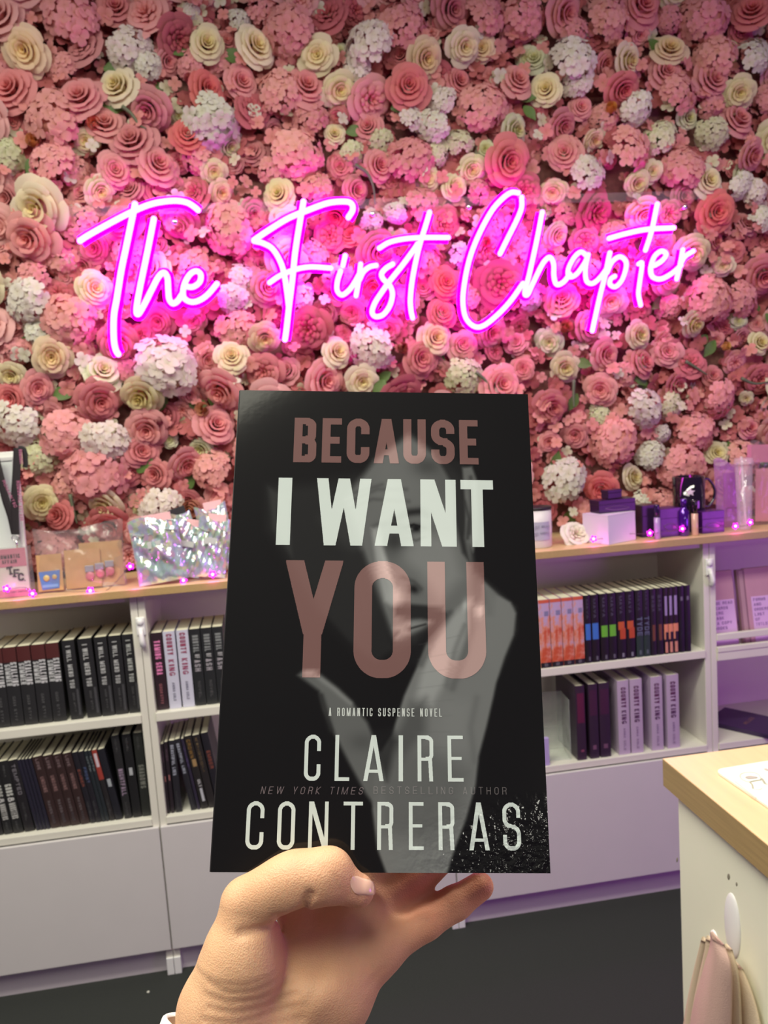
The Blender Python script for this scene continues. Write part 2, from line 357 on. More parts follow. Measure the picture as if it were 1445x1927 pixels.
# ------------------------------------------------------------------ shelf books
ORD = ['', 'second ', 'third ', 'fourth ', 'fifth ', 'sixth ', 'seventh ', 'eighth ', 'ninth ', 'tenth ', 'eleventh ', 'twelfth ']
_bk = {}
def book_proto(w, h, d, base, decor, hard=False):
    c = MB(); ct = .0018 if hard else .0009; e = .003 if hard else 0.0
    c.box((0, .0006, 0), (ct, d, h)); c.box((w-ct, .0006, 0), (w, d, h))
    n = 6; vs = []; fs = []                                   # gently rounded spine
    for k in range(n+1):
        x = w*k/n; y = -.0010*math.sin(PI*k/n); vs += [(x, y, 0), (x, y, h), (x, y+.0018, 0), (x, y+.0018, h)]
    for k in range(n):
        a = 4*k; fs += [(a, a+4, a+5, a+1), (a+2, a+3, a+7, a+6), (a+1, a+5, a+7, a+3), (a, a+2, a+6, a+4)]
    c.add(vs, fs)
    pg = MB().box((ct, .0016, e), (w-ct, d-.002, h-e if hard else h-.0012))
    dec = []
    for q in decor:
        kind = q[0]
        if kind == 'band':     # colour, z0,z1 (from the top 0..1), x0,x1
            _, col, a, b, xa, xb = q; m = MB()
            for k in range(5):
                xs = [xa+(xb-xa)*(k+j)/5 for j in (0, 1)]; Y = [-.0010*math.sin(PI*x)-.0003 for x in xs]
                m.add([(xs[0]*w, Y[0], h*(1-b)), (xs[1]*w, Y[1], h*(1-b)), (xs[1]*w, Y[1], h*(1-a)), (xs[0]*w, Y[0], h*(1-a))], [(0, 1, 2, 3)])
            dec.append(('spine_panel', m.mesh('spine_panel'), M(col, .5), None))
        else:                  # text, colour, z0,z1, x0,x1
            _, txt, col, a, b, xa, xb = q; L_ = h*(b-a); H_ = w*(xb-xa)
            me = word_mesh(txt, L_, H_, .2, 10)
            dec.append(('spine_lettering', me, M(col, .5), (xa*w, h*(1-a))))
    if base == 'flame': return (c.mesh('cover'), pg.mesh('page_block'), dec, M_flame)
    return (c.mesh('cover'), pg.mesh('page_block'), dec, M(base, .42, coat=.25, coat_r=.3))
def shelf_book(px0, px1, z, Y, h, d, style, lean, label, group, name='paperback'):
    x0 = Xat(px0, Y, z); x1 = Xat(px1, Y, z); w = (x1-x0)-.0006
    base, decor, hard = STY[style]
    key = (style, round(w, 3), h, d)
    if key not in _bk: _bk[key] = book_proto(round(w, 3), h, d, base, decor, hard)
    cm, pm, dec, bm = _bk[key]; a = math.radians(lean)
    t = thing(name, label, 'book', (x1-w*math.cos(a) if lean >= 0 else x0, Y, z+(w*math.sin(a) if lean > 0 else 0)+.0004), (0, -a, 0), group)
    t.location = (x1-w*math.cos(a), Y, z+w*math.sin(a)*(0 if lean < 0 else 0)+.0006)
    if lean > 0:   # leans back on its lower corner that is farther from the tilt: pivot the lower left corner onto the shelf
        t.location = (x0, Y, z+.0006+w*math.sin(a)*0); 
    c = obj('cover', cm, bm, t); obj('page_block', pm, M_page, t)
    for nm, me, mt, off in dec:
        if off is None: obj(nm, me, mt, c)
        else: obj(nm, me, mt, c, (off[0], -.0016, off[1]), (0, PI/2, 0))
    return t
def _flame():
    m = mat('flame_print', (.5, .3, .4), .45, coat=.25, coat_r=.3); nt = m.node_tree; N = nt.nodes.new; L = nt.links.new; b = nt.nodes['Principled BSDF']
    tc = N('ShaderNodeTexCoord'); mp = N('ShaderNodeMapping'); mp.inputs['Scale'].default_value = (1.6, 1, 1); n = N('ShaderNodeTexNoise'); n.inputs['Scale'].default_value = 26; n.inputs['Detail'].default_value = 5; n.inputs['Roughness'].default_value = .65
    sp = N('ShaderNodeSeparateXYZ'); L(tc.outputs['Object'], mp.inputs[0]); L(mp.outputs[0], n.inputs['Vector']); L(tc.outputs['Object'], sp.inputs[0])
    mr = N('ShaderNodeMapRange'); mr.inputs[1].default_value = 0.0; mr.inputs[2].default_value = .17; mr.inputs[3].default_value = .14; mr.inputs[4].default_value = -.10; L(sp.outputs[2], mr.inputs[0])
    ad = N('ShaderNodeMath'); ad.operation = 'ADD'; L(n.outputs[0], ad.inputs[0]); L(mr.outputs[0], ad.inputs[1])
    cr = N('ShaderNodeValToRGB'); cr.color_ramp.elements[0].position = .40; cr.color_ramp.elements[0].color = srgb(184, 160, 196); cr.color_ramp.elements[1].position = .62; cr.color_ramp.elements[1].color = srgb(196, 82, 50)
    e = cr.color_ramp.elements.new(.52); e.color = srgb(214, 140, 116); L(ad.outputs[0], cr.inputs[0]); L(cr.outputs[0], b.inputs['Base Color']); return m
M_flame = _flame()
G1 = (168, 168, 168); G2 = (84, 84, 86)
STY = {
 'snare': ((38, 38, 40), [('band', (78, 34, 34), 0, .19, 0, 1), ('t', 'STALKING', (196, 196, 200), .19, .49, .50, .96), ('t', 'SUMMER', (186, 188, 190), .21, .48, .06, .48), ('t', 'GIGI STYX', G2, .62, .93, .38, .58)], False),
 'mend': ((36, 36, 38), [('t', 'I WILL MEND YOU', (172, 174, 174), .07, .60, .28, .66), ('t', 'GIGI STYX', G2, .66, .9, .4, .55), ('band', (66, 66, 70), .62, .95, .72, .9)], False),
 'pinktext': ((46, 30, 38), [('t', 'TAMING SERA', (222, 128, 178), .10, .54, .24, .78), ('t', 'GIGI', (150, 92, 100), .66, .78, .35, .6), ('t', 'STYX', (150, 92, 100), .80, .92, .35, .6)], False),
 'whitered': ((196, 196, 214), [('t', 'COUNTY', (146, 66, 92), .03, .30, .26, .74), ('t', 'KING', (150, 70, 100), .36, .57, .26, .74), ('t', 'ANNA', (120, 120, 138), .66, .78, .4, .62), ('t', 'COLE', (120, 120, 138), .80, .90, .4, .62)], False),
 'greytext': ((36, 38, 40), [('t', 'BRUTAL', (128, 132, 132), .08, .30, .25, .8), ('t', 'OF', (160, 160, 162), .33, .38, .35, .8), ('t', 'ASH', (158, 154, 160), .40, .55, .25, .8), ('t', 'NOVEL', G2, .68, .9, .4, .65)], False),
 'whitebold': ((34, 34, 36), [('t', 'GODS', (182, 184, 180), .32, .48, .2, .85), ('t', '&', (190, 190, 190), .50, .56, .2, .85), ('t', 'MONSTERS', (176, 176, 174), .58, .8, .2, .85), ('t', 'RINA', G2, .06, .22, .4, .6), ('t', 'KENT', G2, .84, .96, .4, .6)], False),
 'script': ((34, 32, 36), [('t', 'TEMPTED', (120, 116, 124), .06, .48, .3, .7), ('t', 'NOVEL', G2, .6, .85, .4, .6)], False),
 'navy': ((34, 32, 48), [('t', 'ATLAS', (62, 60, 74), .72, .94, .3, .6)], False),
 'brown': ((52, 36, 36), [('t', 'LOVE', (128, 108, 112), .03, .18, .3, .62), ('t', 'UNDONE', (130, 100, 100), .28, .50, .3, .68), ('t', 'RAVEN', (110, 100, 104), .62, .8, .34, .62), ('t', 'ROSE', (80, 74, 80), .82, .94, .34, .62)], False),
 'orangeink': ((32, 30, 38), [('t', 'EMBER', (128, 70, 60), .24, .48, .25, .75), ('t', 'NOVEL', G2, .7, .9, .3, .6)], False),
 'blueink': ((32, 30, 38), [('t', 'FROST', (76, 92, 132), .22, .44, .25, .75), ('t', 'NOVEL', G2, .7, .9, .3, .6)], False),
 'thin': ((34, 40, 46), [('t', 'MYTH', (150, 160, 164), .08, .28, .3, .8)], False),
 'redtop': ((36, 33, 36), [('band', (150, 58, 50), 0, .42, 0, 1), ('band', (206, 196, 206), .05, .24, .22, .8), ('t', 'NOVEL', G2, .7, .92, .3, .6)], False),
 'square': ((30, 30, 38), [('band', (158, 164, 170), .42, .53, .25, .75)], False),
 'lilaclabel': ((38, 38, 40), [('t', 'NIGHTFALL', (150, 132, 154), .40, .72, .22, .85), ('t', 'NOVEL', G2, .05, .2, .4, .6), ('t', 'AUTHOR', G2, .8, .96, .4, .6)], False),
 'squaretall': ((28, 28, 30), [('band', (170, 174, 178), .40, .49, .3, .7), ('t', 'NOVEL', G2, .05, .2, .4, .6)], False),
 'greylabel': ((40, 42, 40), [('t', 'SHADOWS', (116, 118, 112), .38, .66, .22, .85), ('t', 'NOVEL', G2, .05, .2, .4, .6)], False),
 'dim': ((36, 28, 36), [('t', 'ROSE', (98, 74, 90), .1, .26, .3, .7), ('band', (150, 96, 96), .46, .54, .4, .75)], False),
 'whitetext': ((36, 35, 42), [('t', 'BEAUTIFUL LIES', (170, 174, 190), .06, .48, .22, .7), ('t', 'AUTHOR', G2, .7, .95, .35, .55)], False),
 'violet': ((44, 38, 58), [('t', 'DUSK', (92, 76, 124), .12, .4, .3, .7)], False),
 'yellow': ((36, 33, 34), [('t', 'CROWN', (126, 96, 52), .05, .30, .2, .7), ('band', (150, 122, 84), .32, .42, .3, .85), ('t', 'GILT', (186, 186, 190), .6, .7, .4, .8), ('band', (178, 180, 188), .72, .9, .42, .78)], False),
 'olive': ((38, 34, 36), [('t', 'KINGDOM', (110, 92, 66), .04, .5, .3, .6)], False),
 'flame': ('flame', [('band', (200, 92, 66), 0, .05, 0, 1), ('band', (128, 124, 160), .17, .24, .5, .9), ('band', (24, 22, 28), .925, 1, 0, 1), ('t', 'B', (110, 106, 116), .94, .98, .35, .65)], False),
 'blue': ((22, 18, 24), [('t', 'MAYA', (92, 90, 108), .06, .34, .3, .62), ('band', (60, 112, 196), .42, .66, .12, .92), ('band', (100, 98, 110), .91, .97, .5, .75)], False),
 'green': ((22, 18, 24), [('t', 'MAYA', (96, 92, 112), .06, .34, .3, .62), ('band', (104, 176, 52), .47, .64, .12, .92), ('band', (100, 98, 110), .91, .97, .5, .75)], False),
 'orange': ((22, 18, 24), [('t', 'MAYA', (92, 88, 108), .06, .32, .3, .62), ('band', (190, 86, 42), .44, .56, .12, .85), ('band', (182, 74, 36), .54, .70, .3, .98), ('band', (128, 128, 140), .91, .97, .5, .75)], False),
 'teal': ((26, 24, 28), [('t', 'MAYA', (80, 76, 96), .03, .3, .3, .62), ('t', 'TYDE', (96, 104, 128), .40, .68, .15, .9), ('band', (38, 56, 50), .68, 1, 0, 1), ('band', (90, 100, 108), .90, .96, .4, .7)], False),
 'faint': ((28, 22, 30), [('t', 'SAGA', (84, 80, 98), .1, .34, .25, .7), ('band', (110, 64, 44), .54, .78, .3, .8)], False),
 'figure': ((34, 24, 30), [('band', (160, 140, 190), .13, .42, .25, .8), ('band', (222, 138, 108), .55, .67, 0, 1), ('band', (206, 132, 108), .67, .78, .0, .35), ('band', (206, 140, 120), .82, .98, .2, .8)], False),
 'dot': ((22, 18, 24), [('band', (112, 104, 124), .16, .22, .35, .75), ('t', 'NOVEL', (50, 48, 66), .52, .8, .3, .6)], False),
 'plum': ((52, 34, 54), [('band', (92, 28, 60), .1, .5, .15, .9), ('band', (130, 66, 92), .86, .89, .4, .75)], True),
 'plumdull': ((50, 34, 54), [('band', (66, 30, 58), .08, .42, .1, .9), ('band', (110, 74, 100), .82, .88, .3, .7)], True),
 'lilac': ((184, 166, 190), [('t', 'COUNTY', (96, 54, 86), .09, .36, .3, .72), ('t', 'KING', (92, 62, 92), .40, .58, .3, .72), ('t', 'ANNA COLE', (142, 122, 152), .64, .94, .42, .6)], True),
}
def row(z, Y, items, where, group):
    """items: (px0, px1, style, lean, height, what)"""
    cnt = {}; tot = {}
    for it in items: tot[it[5]] = tot.get(it[5], 0)+1
    for px0, px1, st, lean, h, what in items:
        k = cnt.get(what, 0); cnt[what] = k+1
        lab = f'{what} {where}' if tot[what] == 1 else f'{what} {where}, {ORD[k] or "first "}of {tot[what]}'
        shelf_book(px0, px1, z, Y, h, .135 if not STY[st][2] else .15, st, lean, lab, group, 'hardback' if STY[st][2] else 'paperback')
A = 'black paperback with brown top band and silver title'
row(SH, YS+.022, [(-5, 20.6, 'snare', 0, .2, A), (21, 46.6, 'snare', 0, .2, A), (47.5, 73, 'snare', 0, .2, A), (74, 100, 'snare', 0, .2, A), (101, 126, 'snare', 0, .2, A)] +
    [(a, b, 'mend', l, .203, 'black paperback with one silver title column') for a, b, l in [(134, 157, .6), (165, 191, 1.2), (193.5, 217, .5), (218, 242, 0), (243.5, 267, 0)]],
    'under the kraft pouch', 'paperbacks on the upper shelf under the kraft pouch')
row(SH, YS+.02, [(297, 318.4, 'pinktext', 0, .2, 'dark paperback with pink title'), (319.5, 342, 'whitered', 0, .2, 'white paperback with red title'), (344.5, 366.5, 'whitered', 0, .2, 'white paperback with red title'),
    (368.5, 388.3, 'greytext', 0, .2, 'black paperback with grey title'), (389.5, 410, 'greytext', 0, .2, 'black paperback with grey title'), (411, 431, 'greytext', 0, .2, 'black paperback with grey title')],
    'under the holographic bags', 'paperbacks on the upper shelf under the holographic bags')
row(LOWZ, YS+.022, [(-10, 7.5, 'script', 4.6, .19, 'plain black paperback'), (9, 25, 'whitebold', 5, .19, 'black paperback with bold white title'), (26.5, 45, 'whitebold', 5.5, .19, 'black paperback with bold white title'), (47.5, 66, 'script', 6.6, .19, 'black paperback with pale slanted lettering'),
    (69, 75.5, 'navy', 8, .19, 'thin plain navy paperback'), (76, 82, 'navy', 8, .19, 'thin plain navy paperback'), (82.5, 88.5, 'navy', 8, .19, 'thin plain navy paperback'), (89, 95.5, 'navy', 8, .19, 'thin plain navy paperback'),
    (97, 115, 'brown', 8, .192, 'dark brown paperback'), (116, 134, 'brown', 8, .192, 'dark brown paperback'), (135, 152, 'brown', 8, .192, 'dark brown paperback'), (153, 170, 'brown', 8, .192, 'dark brown paperback'),
    (171, 181.5, 'orangeink', 8, .192, 'slim black paperback with rust title'), (182, 192.5, 'blueink', 8, .192, 'slim black paperback with blue title'),
    (193, 199.5, 'thin', 8, .192, 'very thin paperback with white top lettering'), (200, 206.5, 'thin', 8, .192, 'very thin paperback with white top lettering'),
    (207.5, 217.5, 'redtop', 8, .192, 'black paperback with red and white top'), (218, 231.5, 'square', 8, .192, 'black paperback with pale square'),
    (235, 249, 'lilaclabel', 3.2, .222, 'tall black paperback with lilac title'), (251, 267, 'squaretall', 2.0, .222, 'tall black paperback with small pale square'), (268.5, 284.5, 'greylabel', .8, .222, 'tall black paperback with grey title')],
    'on the bottom shelf', 'leaning paperbacks on the bottom shelf')
row(LOWZ, YS+.02, [(315, 321, 'dim', .2, .186, 'slim dark paperback with rosy mark'), (322, 329.5, 'dim', .3, .19, 'slim dark paperback with rosy mark'), (331, 343.5, 'whitetext', .3, .192, 'dark paperback with upright white title'),
    (360, 371, 'whitetext', 7.5, .195, 'dark paperback with slanting white title'), (372, 378, 'violet', 7.5, .195, 'thin violet paperback'), (379, 393, 'yellow', 7.5, .2, 'dark paperback with gold title and white patch'),
    (394, 408, 'olive', 7.5, .2, 'dark paperback with dull gold title'), (409, 423, 'orangeink', 7, .203, 'dark paperback with dull red title')],
    'low beside the post', 'paperbacks leaning on the low shelf beside the post')
B_ = 'black paperback with %s spine patch'
row(SH, YS+.006, [(a, b, 'flame', 0, .187, 'orange and lilac paperback') for a, b in [(1017.6, 1038.3), (1039, 1060), (1061, 1081), (1082, 1101)]] +
    [(1102.5, 1114, 'blue', 0, .187, B_ % 'blue'), (1115, 1129, 'blue', 0, .187, B_ % 'blue'), (1131.5, 1146, 'green', 0, .187, B_ % 'green'), (1147, 1161.5, 'green', 0, .187, B_ % 'green'),
     (1163, 1179, 'orange', 0, .187, B_ % 'orange'), (1180, 1196, 'orange', 0, .187, B_ % 'orange'), (1198, 1211, 'teal', 0, .187, 'dark paperback with teal foot'), (1212, 1224, 'teal', 0, .187, 'dark paperback with teal foot'),
     (1225.5, 1236, 'faint', 0, .187, 'dark paperback with faint brown mark'), (1237, 1249, 'faint', 0, .187, 'dark paperback with faint brown mark'),
     (1250.5, 1258.5, 'figure', 0, .187, 'slim paperback with lilac title and peach figure'), (1259, 1267.5, 'figure', 0, .187, 'slim paperback with lilac title and peach figure'), (1268, 1277, 'figure', 0, .187, 'slim paperback with lilac title and peach figure'),
     (1278.5, 1289, 'dot', 0, .187, 'slim black paperback with grey dot'), (1290, 1300.5, 'dot', 0, .187, 'slim black paperback with grey dot')],
    'under the mug', 'paperbacks on the upper shelf under the mug')
row(LOWZ, YS+.012, [(1087, 1104, 'plum', 0, .212, 'plum hardback with wine-red title panel'), (1111, 1128, 'plumdull', 0, .212, 'dull plum hardback'), (1130.5, 1150, 'plumdull', 0, .212, 'dull plum hardback'),
    (1165, 1186.5, 'lilac', 0, .212, 'pale lilac hardback'), (1188.5, 1211, 'lilac', 0, .212, 'pale lilac hardback'), (1227, 1248.5, 'lilac', 0, .212, 'pale lilac hardback'), (1256.5, 1279.5, 'lilac', 0, .212, 'pale lilac hardback')],
    'on the low shelf beyond the held book', 'hardbacks on the low shelf beyond the held book')

# ------------------------------------------------------------------ flower wall
RNG = random.Random(7)
CRE = petal_mat('cream_silk_petal', (0.98, 0.93, 0.55, 1)); PNK = petal_mat('pink_silk_petal', (0.98, 0.76, 0.72, 1)); HYD = petal_mat('hydrangea_silk', (0.90, 0.88, 0.72, 1), .25)
M_leaf = mat('green_silk_leaf', srgb(84, 112, 50), .55, noise=.25, nscale=30); M_foam = mat('dusky_backing', srgb(124, 84, 76), .9, noise=.3, nscale=60)
def gmesh(name, V, F, G, smooth=True):
    me = bpy.data.meshes.new(name); me.from_pydata([tuple(map(float, v)) for v in V], [], F)
    a = me.attributes.new('g', 'FLOAT', 'POINT'); a.data.foreach_set('value', [float(x) for x in G])
    if smooth: me.polygons.foreach_set('use_smooth', [True]*len(me.polygons))
    me.update(); return me
def petal(th, hw, r0, r1, z0, z1, curl, rng, nu=5, nv=5, cup=.10, point=.10):
    """one petal wrapped round the +z axis from radius r0 to r1"""
    V, G = [], []; ru = rng.uniform(0, 6); wob = rng.uniform(.01, .03)
    for j in range(nv):
        v = j/(nv-1)
        for i in range(nu):
            u = -1+2*i/(nu-1); w = hw*(.55+.45*math.sin(PI*min(v*.75+.12, .9)))
            vv = v*(1-point*.5*u*u-.17*u**4); r = r0+(r1-r0)*vv**1.15+cup*r1*u*u*v*.5
            z = z0+(z1-z0)*math.sin(vv*PI/2)-curl*max(0, v-.6)**1.3*2.2-.05*u*u*v
            r += curl*max(0, v-.55)*.55; z += wob*math.sin(5*u+ru)*v*v; a = th+u*w
            V.append((r*math.cos(a), r*math.sin(a), z)); G.append(min(1, r**.9*1.25))
    F = [(j*nu+i, j*nu+i+1, (j+1)*nu+i+1, (j+1)*nu+i) for j in range(nv-1) for i in range(nu-1)]
    return V, F, G
def rose_parts(seed, open_=1.0, ruffle=False):
    rng = random.Random(seed); inner = []; outer = []
    rings = [(3, .02, .12, .55, .66, 1.5, 0), (3, .08, .25, .45, .64, 1.35, .02), (4, .16, .41, .35, .60, 1.1, .05), (5, .26, .60, .2, .50, .92, .10)]
    if ruffle: rings = [(5, .02, .2, .3, .5, .6, .05), (7, .1, .38, .22, .48, .5, .1), (8, .18, .56, .15, .42, .45, .14), (8, .2, .72, .1, .3, .42, .18)]
    for n, r0, r1, z0, z1, hw, cu in rings:
        t0 = rng.uniform(0, 6)
        for k in range(n):
            inner.append(petal(t0+2*PI*k/n+rng.uniform(-.12, .12), hw, r0, r1*open_*rng.uniform(.92, 1.08), z0-.3, z1+rng.uniform(-.04, .04), cu, rng, 6, 5, .06, .05))
    for n, r0, r1, z0, z1, hw, cu in [(5, .32, .80, -.05, .36, .90, .16), (5, .34, 1.0, -.2, .16, .86, .20)]:
        t0 = rng.uniform(0, 6)
        for k in range(n):
            outer.append(petal(t0+2*PI*k/n+rng.uniform(-.15, .15), hw, r0, r1*rng.uniform(.9, 1.08), z0-.1, z1+rng.uniform(-.05, .05), cu, rng, 6, 5))
    return inner, outer
def join(ps):
    V, F, G = [], [], []
    for v, f, g in ps:
        n = len(V); V += v; F += [tuple(i+n for i in q) for q in f]; G += g
    return V, F, G
def floret(c, nrm, size, spin, rng):
    """four rounded petals"""
    n = Vector(nrm).normalized(); q = n.to_track_quat('Z', 'Y').to_matrix(); V, F, G = [], [], []
    for k in range(4):
        a = spin+k*PI/2; rows = [(0.04, .06, 0), (.45, .46, .10), (.86, .50, .14), (1.1, .24, .05)]; b = len(V)
        for r, w, z in rows:
            for s in (-1, 0, 1):
                x = r*math.cos(a)-s*w*math.sin(a); y = r*math.sin(a)+s*w*math.cos(a)
                p = q @ Vector((x*size, y*size, (z-(.06 if s == 0 else 0)+rng.uniform(-.04, .04))*size)); V.append((c[0]+p.x, c[1]+p.y, c[2]+p.z)); G.append(min(1, .25+r*.9))
        F += [(b+3*j+i, b+3*j+i+1, b+3*j+4+i, b+3*j+3+i) for j in range(3) for i in (0, 1)]
    return V, F, G
def hyd_parts(seed, n=28, fs=.29):
    rng = random.Random(seed); out = []
    for k in range(n):
        y = 1-(k+.5)/n*.92; r = math.sqrt(max(0, 1-y*y)); a = k*2.39996+rng.uniform(-.2, .2); R_ = rng.uniform(.86, 1.06)
        c = (R_*r*math.cos(a), R_*r*math.sin(a), R_*y*.72); nn = (r*math.cos(a)+rng.uniform(-.3, .3), r*math.sin(a)+rng.uniform(-.3, .3), y+.3)
        out.append(floret(c, nn, fs*rng.uniform(.85, 1.2), rng.uniform(0, 3), rng))
    return out
FWT = thing('flower_wall', 'wall of pink, cream and white silk roses and hydrangeas behind the glowing sign', 'flower wall', (0, YW, 1.0)); FWT['kind'] = 'thing'
obj('backing_panel', MB().box((-2.2, 0, .027), (3.4, .02, 1.98)), M_foam, FWT)
ROSE = [rose_parts(100+i, [1, .9, 1.1, .95, 1.05][i]) for i in range(5)]; RUF = [rose_parts(200+i, 1, True) for i in range(2)]; HY = [hyd_parts(300+i) for i in range(4)]
RM = [gmesh('rose', *join(a+b)) for a, b in ROSE+RUF]; RI = [gmesh('rose_heart', *join(a)) for a, b in ROSE+RUF]; RO = [[gmesh('petal', *p) for p in b] for a, b in ROSE+RUF]
HM = [gmesh('hydrangea', *join(p)) for p in HY]; HF = [[gmesh('floret', *p) for p in q] for q in HY]
core = MB().sphere((0, 0, -.1), .8, 12, 8, (1, 1, .8)); HC = core.mesh('flower_core', True)
PALS = {'C': [(232, 224, 182), (236, 226, 196), (226, 220, 172), (236, 212, 176)], 'M': [(214, 222, 186), (206, 214, 176)], 'W': [(226, 224, 214), (218, 220, 206), (230, 222, 214)],
        'G': [(204, 212, 168), (212, 214, 178)], 'P': [(226, 140, 146), (222, 130, 136), (230, 152, 152), (218, 126, 130), (228, 146, 152)], 'K': [(222, 104, 104), (218, 112, 116)],
        'D': [(190, 84, 98), (178, 78, 90), (200, 96, 106)], 'H': [(230, 150, 150), (224, 142, 146), (234, 158, 154), (226, 140, 148)], 'E': [(206, 128, 134)]}
NMAT = {'C': CRE, 'M': CRE, 'W': HYD, 'G': HYD, 'P': PNK, 'K': PNK, 'D': PNK, 'H': HYD, 'E': PNK}
LBL = {'C': 'cream rose with yellowish heart', 'M': 'pale greenish white rose', 'W': 'white hydrangea head', 'G': 'greenish white hydrangea head', 'P': 'pink rose', 'K': 'coral pink rose', 'D': 'deep rose pink ruffled bloom', 'H': 'pink hydrangea head', 'E': 'dusty pink rose'}
KNOWN = """C45,88,75 C480,85,68 C388,80,58 C222,160,68 C598,100,60 C638,165,58 C801,104,66 C874,83,58 C908,87,48 C1263,92,60 C1184,111,60 C160,262,42 C187,357,52 C70,385,88 C525,365,58 C174,543,62 C95,669,68 C19,704,46
M191,700,66 C266,742,76 C436,672,60 C633,664,56 C681,716,56 C1031,166,58 M1007,111,50 M995,107,42 C1374,100,48 C1395,170,55 M969,242,56 C1118,260,40 C1201,343,46 C1230,320,40 C1336,340,56 M1398,332,44 C889,317,52 C807,333,46 C856,350,48 C630,251,36
C1048,440,50 C1043,360,50 M1036,642,50 C1065,690,54 C1308,608,54 C1203,630,52 C1432,646,46 C1364,499,40 M1389,603,36 C1351,854,44 M1406,749,26 C1192,899,50 C498,633,56 C820,636,62 C76,946,60 C197,949,66 M264,952,50 M379,844,44 M318,828,30 M215,560,30 C402,320,42 M430,270,50 C415,360,40
W240,88,72 W276,115,52 W395,225,92 W697,78,88 W673,125,52 W777,218,52 W815,235,60 W832,187,52 W1083,104,84 W1090,150,60 W1201,200,64 W1426,104,74 W1108,322,72 W48,564,80 W76,621,56 W309,688,108 W25,799,86 G76,853,76 W197,834,88 W303,958,80 W699,653,84 G875,709,76 W1217,768,76 W1067,905,86 W1247,815,36 W1228,857,58 W1212,940,40 G1131,780,46 W1397,348,56 W1423,357,50 W1440,410,50 G1246,256,64 G1343,249,62 G1264,764,56 G715,263,50 G663,286,46 G866,265,50 G825,287,44 W440,560,60 W870,480,50 W700,415,44 G12,290,60 W455,520,50 W360,20,34 W450,35,40 G600,390,30 W560,560,60 W1000,560,50 W745,400,40
P150,183,74 P313,111,48 P453,152,58 P20,166,76 P273,22,74 P215,14,60 K353,253,60 P294,308,70 P215,318,58 P55,442,86 E152,359,44 E339,418,60 P68,729,58 P181,751,80 K19,748,54 P388,675,48 P417,732,80 P298,602,54 P363,605,44 P404,802,70 P347,873,62 P293,892,56 P411,936,50 P274,806,72 P264,850,62 K111,971,56 E73,595,40 P369,774,36 K204,987,70 E99,780,40
P498,698,66 P609,716,76 P792,674,66 P664,588,46 E543,698,46 P872,650,56 D647,626,30 P641,311,46 P713,310,56 P586,315,34 P694,237,54 D866,303,40 K661,442,46 K770,159,76 P756,104,42 P541,107,42 D607,66,34 P576,163,70 P863,152,50 P974,152,60 P638,215,40 K387,168,66
P1063,20,72 P1256,135,64 P1343,149,70 P1094,200,44 P1066,287,66 K1173,163,64 P1139,118,44 P1391,225,66 P1416,290,60 P1259,662,54 P1275,724,52 P1413,806,46 P1342,707,38 P1385,681,42 P1057,571,64 P1260,664,50 P1134,732,62 P1039,764,66 P1086,818,52 P1035,831,42 P1141,667,58 P986,693,46 K1134,918,60 K1352,397,74 E1403,421,44 E1288,367,48 P1262,400,50 D1378,317,30 P1060,564,66 P972,645,46 P1250,640,40 D1380,470,50 K1290,840,40 K1420,20,70
H127,605,94 H127,818,94 H178,895,108 H127,914,60 H395,882,76 H545,55,90 H760,40,84 H915,20,80 H908,197,88 H559,284,92 H777,298,84 H528,166,78 H1160,831,90 H1292,880,90 H1359,750,72 H1316,811,80 H1280,170,80 H1350,100,80 H1190,275,84 H1290,310,86 H100,215,100 H130,20,100 H330,400,60 H430,430,90 H60,520,60 H1080,50,60 H1150,30,80 H1330,30,90 H370,290,60 H1340,560,90 H1400,560,70 H990,30,80 H240,470,70 H760,560,60 H640,520,60 H930,420,60 H1160,440,60 H800,480,70 H95,300,80"""
flw = []; sep = lambda k: None
for tok in KNOWN.split():
    x, y, d = [float(q) for q in tok[1:].split(',')]; flw.append((tok[0], x, y, d, RNG.uniform(0, .012)))
SC_ = 1500/2.21
def far(x, y, d, k=.36):
    return all((x-a[1])**2+(y-a[2])**2 > (k*(d+a[3]))**2 for a in flw)
tries = 0
while tries < 9000 and len(flw) < 640:
    tries += 1; x = RNG.uniform(-130, 1580); y = RNG.uniform(-110, 1115-x*.09); 
    if tries < 3500: d = RNG.uniform(56, 88); kk = RNG.choices('PPPHHHKDDEC', k=1)[0]
    else: d = RNG.uniform(30, 56); kk = RNG.choices('PPPPHHDDDEEM', k=1)[0]
    if kk in 'HWG': d = max(d, 52)
    if far(x, y, d, .40 if tries < 3500 else .36): flw.append((kk, x, y, d, RNG.uniform(-.006, .008)))
cntR = cntH = nsr = nsh = 0
cfl = sorted(flw, key=lambda q: -q[3] if (0 < q[1] < 1445 and 0 < q[2] < 1000 and not (440 < q[1] < 1000 and q[2] > 745)) else 0)
restR = []; restH = []
